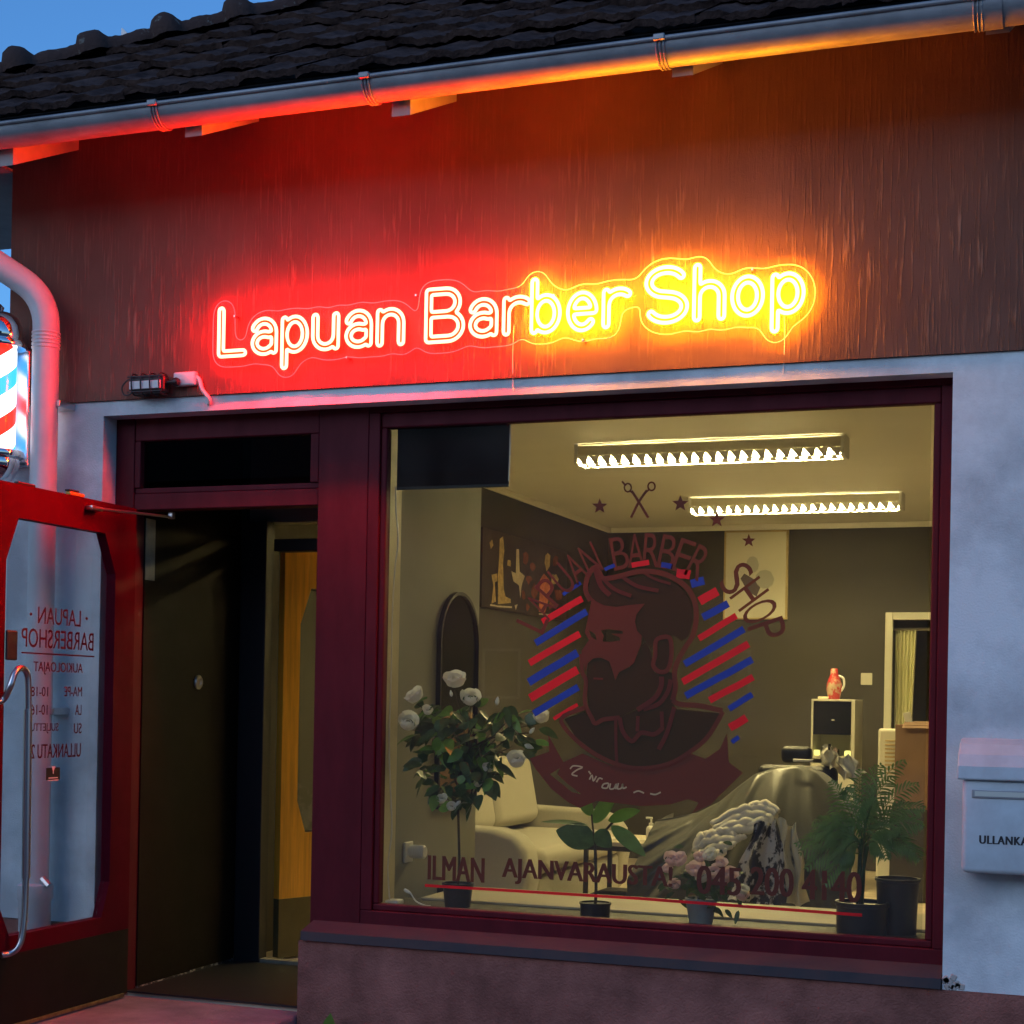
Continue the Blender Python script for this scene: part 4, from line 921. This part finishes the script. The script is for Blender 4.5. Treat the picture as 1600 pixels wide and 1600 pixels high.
MB().box((q.x-.045, YB-.01, q.z-.048), (q.x+.045, YB, q.z+.048), .005).build('plate', m_boxw, sw); MB().box((q.x-.032, YB-.014, q.z-.034), (q.x+.032, YB-.0105, q.z+.034), .003).build('rocker', m_boxw, sw)
# curtains in the back doorway
cu = thing('curtain', 'pale gathered curtain hanging in the back doorway', 'curtain', (-1.4, 7.34, 2.0))
mb = MB(); a = P(1399, 985, y=7.34); b = P(1433, 985, y=7.34)
mb.grid(40, 12, lambda u, v: (a.x+(b.x-a.x)*(u*(1-.28*v*(u))), 7.34+.03*math.sin(u*38)+.012*math.sin(u*17+v*3), a.z-1.5*v)); mb.build('drape', m_curt, cu, smooth=True, recalc=False)
MB().tube([(a.x-.05, 7.34, a.z+.01), (b.x+.3, 7.34, a.z+.01)], .012, 8).build('rail', m_boxw, cu)
# white cabinet with dark door
YC = 5.6; a = P(1268, 1092, y=YC); b = P(1335, 1170, y=YC)
cb = thing('white_cabinet', 'white cabinet with dark glass door beside the back wall', 'cabinet', ((a.x+b.x)/2, YC+.2, 0))
x0, x1, zt_ = a.x, b.x, a.z
mb = MB(); mb.box((x0, YC, 0), (x0+.014, YC+.38, zt_), .002); mb.box((x1-.026, YC, 0), (x1, YC+.38, zt_), .002); mb.box((x0+.0145, YC, zt_-.014), (x1-.0265, YC+.38, zt_), .002); mb.box((x0+.0145, YC+.36, 0), (x1-.0265, YC+.38, zt_-.0145)); mb.box((x0+.0145, YC+.02, .93), (x1-.0265, YC+.355, .95)); mb.box((x0+.0145, YC, .1), (x1-.0265, YC+.02, .90)); mb.build('carcass', m_boxw, cb)
zb1 = P(1300, 1148, y=YC).z
MB().box((x0+.015, YC+.004, zb1), (x1-.027, YC+.02, zt_-.015), .002).build('glass_door', m_screen, cb)
MB().box((-.011+(x0+x1)/2, YC-.004, zb1+.10), (.011+(x0+x1)/2, YC+.0035, zb1+.108), .002).build('handle', m_boxw, cb)
for px, cc in ((1277, 0), (1325, 1)):
    q = P(px, 1160, y=YC+.1); o = MB().box((q.x-.02, YC+.06, .951), (q.x+.02, YC+.12, .99), .008).build('counter_lamp', m_lime, None); tag(o, ('small glowing yellow lamp at the left end of the cabinet shelf', 'small glowing lime lamp at the right end of the cabinet shelf')[cc], 'lamp', 'glowing lamps on the cabinet shelf')
for px, w_, h_, m_, lb in ((1297, .022, .085, m_black, 'black flask on the cabinet shelf'), (1306, .016, .06, m_petp, 'pink tube on the cabinet shelf'), (1311, .009, .05, m_black, 'slim black bottle on the cabinet shelf')):
    q = P(px, 1160, y=YC+.06); o = MB().lathe([(w_, 0), (w_, h_*.75), (w_*.5, h_*.82), (w_*.55, h_)], (q.x, YC+.045, .951), 14).build('bottle', m_, None, smooth=True, auto=40); tag(o, lb, 'bottle')
q = P(1303, 1090, y=YC+.15); jg = thing('painted_jug', 'red and cream painted jug standing on top of the white cabinet', 'jug', (q.x, YC+.15, zt_))
mb = MB(); mb.lathe([(.042, 0), (.045, .02), (.055, .07), (.053, .11), (.040, .15), (.028, .18), (.026, .215), (.022, .22)], (q.x, YC+.15, zt_+.001), 20); mb.build('body', m_cyan, jg, smooth=True, auto=50)
mb = MB(); mb.tube(smooth_path([(q.x+.03, YC+.15, zt_+.17), (q.x+.065, YC+.15, zt_+.15), (q.x+.07, YC+.15, zt_+.10), (q.x+.05, YC+.15, zt_+.06)], 5), .008, 8); mb.build('handle', m_wht, jg, smooth=True)
o = MB().box((q.x-.10, YC+.06, zt_+.0005), (q.x-.03, YC+.11, zt_+.018), .003).build('small_box', m_pale); tag(o, 'small flat pale box beside the painted jug', 'box')
# heater and cardboard box
a = P(1372, 1138, y=5.5); b = P(1405, 1240, y=5.5)
ht = thing('panel_heater', 'white louvred panel heater standing by the back doorway', 'heater', (a.x+.15, 5.5, 0))
MB().box((a.x, 5.5, .08), (a.x+.42, 5.58, a.z), .02, 3).build('casing', m_boxw, ht)
mb = MB()
for k in range(9): mb.box((a.x+.05, 5.492, a.z-.09-.028*k), (a.x+.38, 5.499, a.z-.078-.028*k), .002)
mb.build('louvre', m_oak, ht)
a = P(1399, 1132, y=5.2); cbx = thing('cardboard_box', 'brown cardboard box with loose flap in front of the white heater', 'box', (a.x+.25, 5.3, .6))
MB().box((a.x, 5.2, .62), (a.x+.5, 5.42, a.z), .004).build('carton', m_card, cbx)
MB().box((a.x+.05, 5.15, a.z-.005), (a.x+.5, 5.30, a.z+.002), .001, rot=Matrix.Rotation(.3, 3, 'X')).build('flap', m_card, cbx)
o = MB().box((a.x-.02, 5.17, .0), (a.x+.56, 5.5, .619), .006).build('low_cupboard', m_bench); tag(o, 'low dark cupboard carrying the cardboard box', 'cupboard')
q = P(1418, 1126, y=5.3); o = MB().box((q.x-.02, 5.28, a.z+.003), (q.x+.03, 5.30, a.z+.085), .004, rot=Matrix.Rotation(-.25, 3, 'Y')).build('card_terminal', m_wht); tag(o, 'small pale keypad device standing on the cardboard box', 'keypad')

# sofa along the left wall
sf = thing('sofa', 'cream cloth two seat sofa with rounded arm along the left wall', 'sofa', (-3.45, 3.5, 0))
def cushion(a, b, bev, name, m, parent, bulge=.02, rot=None):
    mb = MB(); mb.box(a, b, bev, 5, rot=rot); return mb.build(name, m, parent, smooth=True, auto=60)
mb = MB(); mb.prism([[(-3.95, .05), (-3.05, .05), (-3.0, .30), (-3.02, .46), (-3.08, .54), (-3.2, .575), (-3.5, .585), (-3.95, .60)]], lambda u, v, d: Vector((u, 2.55+d, v)), .22)
ar = mb.build('armrest', m_sofad, sf); bv = ar.modifiers.new('round', 'BEVEL'); bv.width = .045; bv.segments = 5
for p in ar.data.polygons: p.use_smooth = True
mb = MB(); mb.prism([[(-3.95, .05), (-3.05, .05), (-3.0, .30), (-3.02, .46), (-3.08, .54), (-3.2, .575), (-3.5, .585), (-3.95, .60)]], lambda u, v, d: Vector((u, 4.40+d, v)), .22)
ar = mb.build('armrest', m_sofad, sf); bv = ar.modifiers.new('round', 'BEVEL'); bv.width = .045; bv.segments = 5
for p in ar.data.polygons: p.use_smooth = True
cushion((-3.9, 2.775, .05), (-3.02, 4.395, .30), .03, 'base', m_sofad, sf)
cushion((-3.9, 2.78, .302), (-2.99, 4.39, .455), .06, 'seat_cushion', m_sofa, sf)
rt = Matrix.Rotation(R(-11), 3, 'Y')
cushion((-3.86, 2.80, .47), (-3.60, 3.575, .93), .075, 'back_cushion', m_sofa, sf, rot=rt); cushion((-3.86, 3.595, .47), (-3.60, 4.38, .93), .075, 'back_cushion', m_sofa, sf, rot=rt)
cushion((-3.97, 2.775, .30), (-3.87, 4.395, .80), .03, 'backrest', m_sofad, sf)
# coffee table with soap bottle and papers
tb = thing('coffee_table', 'low coffee table with pale top and dark legs beside the sofa', 'table', (-2.6, 3.2, 0))
MB().box((-2.86, 2.98, .475), (-2.32, 3.55, .50), .004).build('tabletop', m_upst, tb)
MB().box((-2.84, 3.0, .445), (-2.34, 3.53, .474), .002).build('apron', m_bark, tb)
for x in (-2.83, -2.375):
    for y in (3.01, 3.49): MB().box((x, y, 0), (x+.025, y+.025, .444), .002).build('leg', m_bark, tb)
MB().box((-2.82, 3.03, .16), (-2.36, 3.49, .18), .002).build('lower_shelf', m_bark, tb)
q = P(1017, 1312, y=3.1); bt = thing('soap_dispenser', 'white pump soap bottle standing on the coffee table', 'bottle', (q.x, 3.1, .5))
MB().lathe([(.026, 0), (.029, .006), (.029, .075), (.022, .088), (.012, .092)], (q.x, 3.1, .501), 18).build('bottle', m_knit, bt, smooth=True, auto=50)
mb = MB(); mb.lathe([(.014, .093), (.014, .108), (.006, .110), (.006, .132)], (q.x, 3.1, .501), 12); mb.box((q.x-.032, 3.094, .632), (q.x+.008, 3.106, .644), .003); mb.build('pump', m_petw, bt, smooth=True, auto=40)
for px, s_, lb in ((955, .07, 'folded pale paper lying at the left on the coffee table'), (996, .05, 'crumpled pale paper lying beside the soap bottle')):
    q = P(px, 1312, y=3.15); mb = MB(); mb.grid(6, 6, lambda u, v: (q.x+(u-.5)*s_*2, 3.15+(v-.5)*s_*1.6, .5015+.008*abs(math.sin(u*5+v*3))+random.uniform(0, .002))); o = mb.build('paper', m_petw, recalc=False); tag(o, lb, 'paper')

# barber chair under a cape
bc = thing('barber_chair', 'black padded barber chair hidden under the grey cape', 'barber chair', (-1.65, 2.75, 0))
MB().lathe([(.30, 0), (.30, .02), (.10, .04), (.05, .06), (.05, .36)], (-1.65, 2.75, 0), 28).build('pedestal', m_chrome, bc, smooth=True, auto=40)
cushion((-1.95, 2.50, .37), (-1.38, 2.98, .52), .05, 'seat', m_black, bc)
cushion((-1.82, 2.98, .45), (-1.38, 3.08, .97), .04, 'backrest', m_black, bc)
q = P(1247, 1176, y=2.95); cushion((q.x-.09, 2.90, q.z-.055), (q.x+.08, 2.975, q.z+.035), .03, 'headrest', m_black, bc)
cp = thing('barber_cape', 'shiny grey barber cape draped in folds over the barber chair', 'cape', (-1.6, 2.7, .9))
prof_ = [(-2.28, .685), (-2.20, .70), (-2.05, .735), (-1.93, .80), (-1.83, .885), (-1.74, .955), (-1.62, .995), (-1.52, 1.005), (-1.42, .975), (-1.34, .90), (-1.27, .80), (-1.21, .70)]
def ztop(x):
    for (a, za), (b, zb_) in zip(prof_[:-1], prof_[1:]):
        if a <= x <= b: t = (x-a)/(b-a); return za+(zb_-za)*t
    return prof_[-1][1] if x > 0 else prof_[0][1]
xk = -1.54
def cape(u, v):
    x = -2.28+1.07*u; zt2 = ztop(x)
    # v 0..0.25: over the top (back to front), then down the front
    if v < .25:
        t = v/.25; return Vector((x, 2.95-.42*t, zt2-.05*(1-math.sin(math.pi*t*.5))-.02*t))
    t = (v-.25)/.75
    fold = math.sin((x-xk)*17/(.35+t*.9)+.7)*.042*t**.7 + math.sin((x-xk)*51/(.5+t)+2)*.018*t
    z = zt2-.02-(zt2-.20)*t**1.05 + .02*math.sin(x*9)*t
    xx = x+(x-xk)*.12*t
    y = 2.53-.36*math.sin(min(1, t*1.25)*math.pi/2)+fold+.05*abs(x-xk)
    return Vector((xx, y, z))
mb = MB(); mb.grid(110, 60, cape)
mb.grid(8, 20, lambda u, v: Vector((-2.28-.12*.75*v, 2.95-.36*u-(.12)*v*u, .683-.50*v-.03*u*u)))
mb.build('cloth', m_cape, cp, smooth=True, recalc=False)
mb = MB(); a = P(1240, 1188, y=2.50); b = P(1270, 1189, y=2.50); mb.tube([a, (a+b)/2+Vector((0, -.012, 0)), b], .008, 8); mb.build('neck_band', m_wht, cp, smooth=True)
# chunky knitted throw
kt = MB()
def rope(px, rad=.024, y=2.10):
    pts = smooth_path([P(a, b, y=y-.12*(b-1290)/60) for a, b in px], 6)
    n = len(pts); kt.tube([p+Vector((0, random.uniform(-.004, .004), .004*math.sin(i*1.3))) for i, p in enumerate(pts)], [rad*(.55+.45*math.sin(math.pi*min(.97, max(.06, i/(n-1)))))*(1+.10*math.sin(i*1.9)) for i in range(n)], 9)
for px in ([(1112, 1288), (1140, 1272), (1170, 1263), (1198, 1264), (1213, 1275)], [(1116, 1296), (1145, 1280), (1172, 1273), (1196, 1274), (1208, 1284)], [(1108, 1302), (1140, 1290), (1172, 1284), (1200, 1288)], [(1103, 1312), (1130, 1300), (1160, 1296), (1186, 1298)],
           [(1096, 1318), (1110, 1304), (1130, 1300), (1150, 1306)], [(1090, 1326), (1102, 1316), (1124, 1312), (1148, 1312), (1164, 1306)], [(1086, 1330), (1090, 1316), (1098, 1306), (1108, 1302)], [(1094, 1334), (1112, 1326), (1134, 1322), (1150, 1318)], [(1102, 1338), (1118, 1335), (1136, 1330)], [(1158, 1268), (1178, 1259), (1200, 1258), (1216, 1268)], [(1168, 1292), (1186, 1284), (1204, 1280)]): rope(px)
o = kt.build('knitted_throw', m_knit, smooth=True); tag(o, 'cream chunky knitted throw heaped on the front of the grey cape', 'blanket')
def hanging(name, label, m, px, y, fn=None, n=28):
    (tl, tr, br, bl_) = [P(a, b, y=y) for a, b in px]; mb = MB()
    def f(u, v):
        p = (tl*(1-u)+tr*u)*(1-v)+(bl_*(1-u)+br*u)*v
        return p+Vector((.01*math.sin(v*9+u*4), .045*math.sin(u*11+v*2.2)*(.35+v)+.018*math.sin(u*23+v*5), .016*math.sin(u*8)))
    mb.grid(n, n, f); o = mb.build(name, m, smooth=True, recalc=False); tag(o, label, 'cloth')
hanging('printed_cloth', 'black and white printed cloth hanging below the knitted throw', m_print, [(1178, 1288), (1216, 1282), (1240, 1415), (1132, 1408)], 2.02)
hanging('striped_cloth', 'pale printed cloth hanging to the right of the black printed cloth', mat('cream_printed_cloth', (.70, .66, .50), .8, col2=(.12, .11, .09), vscale=11, thr=(.36, .44), stretch=(1, 1, .45)), [(1212, 1280), (1248, 1290), (1262, 1415), (1226, 1412)], 1.98)
hanging('crumpled_towel', 'crumpled grey and white towel beside the chair headrest', mat('grey_white_towel', (.62, .62, .60), .9, col2=(.30, .30, .31), vscale=9, thr=(.42, .52)), [(1292, 1176), (1330, 1182), (1352, 1212), (1316, 1222)], 3.05, n=16)
hanging('cream_towel', 'small cream towel between the headrest and the crumpled towel', m_knit, [(1284, 1166), (1302, 1170), (1308, 1202), (1280, 1196)], 3.0, n=12)

# ------------------------------------------------------------------ plants
def pot(parent, x, y, z, r, h, m, taper=.82, soil=True):
    MB().lathe([(r*taper, 0), (r*.98, h*.86), (r*1.04, h*.87), (r*1.04, h), (r*.93, h), (r*.92, h*.9), (.004, h*.88)], (x, y, z), 26).build('pot', m, parent, smooth=True, auto=35)
BT = .4385
def flower(parent, c, r, m, k=9):
    mb = MB(); c = Vector(c); ax = Vector((random.uniform(-.5, .5), -.55+random.uniform(-.3, .2), .8)).normalized()
    s1 = ax.cross(Vector((1, 0, .1))).normalized(); s2 = ax.cross(s1)
    for sh, (rr, np_, lo, hi, fl) in enumerate(((.86, 5, 1.7, .85, .75), (.74, 5, 1.6, .6, .42), (.58, 4, 1.5, .35, .15), (.36, 3, 1.4, .1, 0))):
        a0 = random.random()*6
        for i in range(np_):
            ac = a0+i*2*math.pi/np_; wd = 2*math.pi/np_*.72; jj = random.uniform(.9, 1.1)
            def fn(u, v, ac=ac, wd=wd, rr=rr, lo=lo, hi=hi, fl=fl, jj=jj):
                sp = (u-.5)*2; pol = lo+(hi-lo)*v*(1-.16*sp*sp); az_ = ac+sp*wd*(.45+.55*math.sin(math.pi*min(1, .25+v*.6)))
                R_ = r*rr*jj*(1+fl*v*v+.05*math.cos(sp*3)*v)
                return c+(s1*math.cos(az_)+s2*math.sin(az_))*R_*math.sin(pol)+ax*R_*(math.cos(pol)*.85)
            mb.grid(5, 4, fn)
    mb.build('flower', m, parent, smooth=True, recalc=False)
def bud(parent, c, r, m, tilt=(0, 0, 1)):
    c = Vector(c); t = Vector(tilt).normalized(); MB().tube([c-t*r, c-t*r*.6, c, c+t*r*.7, c+t*r*1.3], [r*.15, r*.5, r*.62, r*.4, r*.06], 8).build('bud', m, parent, smooth=True)
# rose tree
q = P(715, 1410, y=.29); rx, ry = q.x, .29
rs = thing('rose_tree', 'small standard rose tree with white blooms in a black pot', 'potted plant', (rx, ry, BT))
pot(rs, rx, ry, BT, .064, .10, m_potd)
tp_ = P(716, 1250, y=ry)
mb = MB(); mb.tube(smooth_path([(rx, ry, BT+.085), (rx+.004, ry, .62), (rx-.003, ry+.005, .75), tuple(tp_), (tp_.x+.01, ry, tp_.z+.16)], 5), [.0055]*21, 8); 
crown = []
for k in range(26):
    an = random.random()*6.28; c = P(random.choice((690, 715, 740, 765, 800)), random.uniform(1110, 1230), y=ry+random.uniform(-.07, .08)); crown.append(c)
    mb.tube([(tp_.x, ry, tp_.z+.02*random.random()+.03), tuple((Vector((tp_.x, ry, tp_.z+.05))+c)/2+Vector((0, 0, .03))), tuple(c)], .0022, 5)
for px, py in ((652, 1100), (642, 1140), (845, 1130), (826, 1145), (808, 1185), (710, 1078), (736, 1100)):
    c = P(px, py, y=ry); mb.tube([tuple(P(730, 1170, y=ry)), tuple((P(730, 1170, y=ry)+c)/2+Vector((0, 0, .02))), tuple(c)], .0022, 5)
mb.build('stem', m_bark, rs, smooth=True)
mb = MB(); ml = MB()
for k in range(270):
    z = random.random()
    while True:
        px, py = random.uniform(650, 850), random.uniform(1080, 1262)
        e1 = ((px-718)/62)**2+((py-1178)/86)**2; e2 = ((px-790)/52)**2+((py-1142)/42)**2; e3 = ((px-668)/28)**2+((py-1128)/40)**2
        if e1 < 1 or e2 < 1 or e3 < .9: break
    c = P(px, py, y=ry+random.uniform(-.11, .11)); d = Vector((random.uniform(-1, 1)+(px-725)/120, random.uniform(-1, .5), random.uniform(-.7, .6)))
    leaf_geo(ml if random.random() < .2 else mb, c, d, random.uniform(.050, .088), random.uniform(.036, .056), random.uniform(.1, .6), nrm=(random.uniform(-.4, .4), random.uniform(-1, 0), random.uniform(.2, 1)))
mb.build('foliage', m_leafd, rs, smooth=True, recalc=False); ml.build('young_foliage', m_leafl, rs, smooth=True, recalc=False)
for px, py, r in ((711, 1066, .041), (651, 1090, .037), (637, 1131, .037), (735, 1093, .035), (808, 1190, .036), (847, 1124, .030), (690, 1250, .02), (762, 1202, .020), (705, 1262, .018), (668, 1112, .020), (748, 1225, .017)): flower(rs, P(px, py, y=ry-.09), r, m_petw, 12)
for px, py, r, t in ((777, 1096, .016, (.1, 0, 1)), (826, 1166, .018, (.9, 0, -.3)), (831, 1142, .014, (.5, 0, .6)), (705, 1084, .012, (-.2, 0, 1)), (716, 1255, .014, (-.6, 0, -.5))): bud(rs, P(px, py, y=ry-.08), r, m_petw, t)
# rubber plant
q = P(930, 1420, y=.27); fx_, fy_ = q.x, .27
fc = thing('rubber_plant', 'rubber plant with a few broad leaves in a low black pot', 'potted plant', (fx_, fy_, BT))
pot(fc, fx_, fy_, BT, .062, .058, m_potd, .95)
j = P(930, 1320, y=fy_)
mb = MB(); mb.tube(smooth_path([(fx_, fy_, BT+.05), (fx_+.002, fy_, .56), tuple(j)], 6), .0065, 8); mb.tube(smooth_path([tuple(j), tuple(P(944, 1300, y=fy_)), tuple(P(958, 1284, y=fy_))], 5), .005, 8); mb.tube(smooth_path([tuple(j), tuple(P(926, 1290, y=fy_)), tuple(P(924, 1268, y=fy_))], 5), .004, 8); mb.build('stem', m_bark, fc, smooth=True)
for bx, by, tx, ty_, W_, m_, nrm, dr in ((930, 1318, 872, 1292, .125, m_leafd, (0, -.9, .5), .1), (926, 1285, 962, 1240, .085, m_leafl, (-.3, -.9, .3), .05), (950, 1282, 998, 1264, .06, m_leafl, (0, -.9, .4), .05), (925, 1275, 905, 1240, .055, m_leafl, (.2, -.9, .3), .0), (920, 1290, 848, 1276, .045, m_palm, (0, -.4, .9), .12), (955, 1290, 1006, 1332, .07, m_palm, (.3, -.9, .4), .05), (930, 1300, 955, 1318, .08, m_leafd, (0, -.9, .3), .1)):
    a = P(bx, by, y=fy_); b = P(tx, ty_, y=fy_-.06); mb = MB(); leaf_geo(mb, a, b-a, (b-a).length*1.05, W_, dr, nrm=nrm, n=10); mb.build('leaf', m_, fc, smooth=True, recalc=False)
# pink azalea
q = P(1095, 1443, y=.28); ax_, ay_ = q.x, .28
az = thing('azalea', 'small pink flowering plant in a blue grey pot', 'potted plant', (ax_, ay_, BT))
mb = MB(); mb.lathe([(.045, 0), (.060, .085), (.064, .087), (.064, .10), (.056, .10), (.054, .092), (.004, .09)], (ax_, ay_, BT), 4*6); mb.build('pot', m_potg, az, smooth=True, auto=35)
mb = MB()
for k in range(120):
    px, py = random.gauss(1098, 24), random.gauss(1382, 22)
    if py > 1428: continue
    c = P(px, py, y=ay_+random.uniform(-.08, .08)); leaf_geo(mb, c, (random.uniform(-1, 1), random.uniform(-1, .4), random.uniform(-.6, .7)), random.uniform(.03, .05), .022, .3, nrm=(0, -.7, .6))
for k in range(12):
    c = P(random.uniform(1070, 1130), random.uniform(1350, 1395), y=ay_); mb.tube([(ax_, ay_, BT+.09), tuple(c)], .002, 5)
mb.build('foliage', m_leafd, az, smooth=True, recalc=False)
for px, py, r in ((1048, 1345, .028), (1064, 1346, .028), (1093, 1342, .022), (1088, 1362, .032), (1112, 1338, .026), (1126, 1350, .022), (1118, 1366, .032), (1140, 1368, .028), (1132, 1374, .03), (1054, 1384, .022), (1158, 1400, .026), (1160, 1392, .022), (1100, 1372, .026), (1044, 1360, .020)):
    flower(az, P(px, py, y=ay_-.07), r, m_petp if random.random() < .75 else m_petw, 9)
# palm and the second dark pot
q = P(1348, 1462, y=.30); px_, py_ = q.x, .27
pm = thing('parlour_palm', 'dark green feathery palm in a wide black pot at the right', 'potted plant', (px_, py_, BT))
rt_ = P(1306, 1430, y=py_).x; pr = px_-rt_
pot(pm, px_, py_, BT, pr, P(1340, 1408, y=py_).z-BT, m_potd, .96)
q2 = P(1398, 1372, y=.36); o = MB().lathe([(.072, 0), (.080, q2.z-BT-.012), (.086, q2.z-BT-.010), (.086, q2.z-BT), (.076, q2.z-BT), (.074, q2.z-BT-.02), (.004, q2.z-BT-.03)], (q2.x+.01, .37, BT), 28).build('tall_pot', m_potd, smooth=True, auto=35); tag(o, 'tall plain black pot just behind the wide palm pot', 'pot')
rtp = P(1345, 1395, y=py_); kn_ = P(1350, 1310, y=py_)
mb = MB()
for k in range(5): mb.tube([(rtp.x+random.uniform(-.02, .02), py_+random.uniform(-.02, .02), BT+.1), (kn_.x+random.uniform(-.02, .02), py_+random.uniform(-.02, .03), kn_.z-.03+random.uniform(-.03, .05))], .006, 7)
mb.build('stem', m_leafd, pm, smooth=True)
def frond(bx, by, mx_, my_, tx, ty_, dep, L_=.074):
    a, b, c = P(bx, by, y=py_), P(mx_, my_, y=py_-dep*.5), P(tx, ty_, y=py_-dep)
    pts = [a*(1-t)**2+b*2*t*(1-t)+c*t*t for t in [k/16 for k in range(17)]]
    mb = MB(); mb.tube(pts, [.0028*(1-.8*k/16) for k in range(17)], 5)
    for k in range(3, 17):
        t = k/16; d = (pts[k]-pts[k-1]).normalized(); s_ = d.cross(Vector((0, -.8, .6))).normalized(); ll = L_*(math.sin(math.pi*min(1, .18+t*.78))**.7)
        for sg in (-1, 1): leaf_geo(mb, pts[k], s_*sg*.75+d*.75+Vector((0, 0, -.1)), ll*random.uniform(.75, 1.15), .0092, random.uniform(.15, .5), nrm=(0, -.8, .6), n=4)
    mb.build('frond', m_palm, pm, smooth=True, recalc=False)
for f_ in ((1345, 1330, 1310, 1290, 1252, 1332, .10), (1345, 1325, 1300, 1310, 1262, 1355, .12), (1345, 1320, 1310, 1262, 1285, 1300, .05), (1348, 1315, 1330, 1240, 1322, 1235, .02), (1350, 1310, 1362, 1235, 1395, 1215, -.02), (1352, 1310, 1385, 1240, 1432, 1225, .02), (1352, 1315, 1400, 1270, 1440, 1290, .05),
           (1350, 1320, 1390, 1290, 1425, 1330, .12), (1348, 1318, 1350, 1270, 1368, 1250, .10), (1346, 1325, 1330, 1290, 1300, 1262, -.06), (1350, 1312, 1375, 1262, 1420, 1256, -.10), (1350, 1310, 1350, 1220, 1376, 1196, -.05), (1350, 1322, 1372, 1300, 1385, 1340, .14), (1345, 1335, 1320, 1325, 1290, 1378, .14), (1352, 1320, 1412, 1295, 1436, 1340, .0), (1345, 1318, 1316, 1275, 1272, 1285, -.02), (1348, 1312, 1320, 1250, 1300, 1222, .04), (1350, 1312, 1360, 1215, 1412, 1190, .03), (1352, 1314, 1398, 1250, 1442, 1262, .02), (1346, 1322, 1300, 1296, 1246, 1318, .03), (1350, 1312, 1338, 1245, 1345, 1205, -.03),
           (1350, 1318, 1368, 1280, 1402, 1300, .1), (1348, 1322, 1330, 1300, 1312, 1345, .12), (1347, 1318, 1312, 1280, 1268, 1305, .07)): frond(*f_)

# ------------------------------------------------------------------ across the street, only seen mirrored in the panes
op = thing('street_house', 'long dark house on the opposite side of the street', 'house', (0, -42, -.2))
m_ohw = mat('dark_timber_cladding', (.05, .038, .034), .9, var=.3, vscale=1.5)
MB().box((-45, -50, -.2), (45, -42, 8.6)).build('wall', m_ohw, op)
mb = MB(); mb.prism([[(-51, 8.601), (-41.2, 8.601), (-46, 12.2)]], lambda u, v, d: Vector((-46+d, u, v)), 92); mb.build('roof', m_tile, op)
for k in range(12):
    x = -41+7.4*k; f = ring(x, x+1.3, 1.4, 3.0, .09, .09, -42.001, -41.95).build('window', m_soffit, op); MB().box((x+.091, -41.999, 1.491), (x+1.209, -41.98, 2.909)).build('pane', m_screen, f)
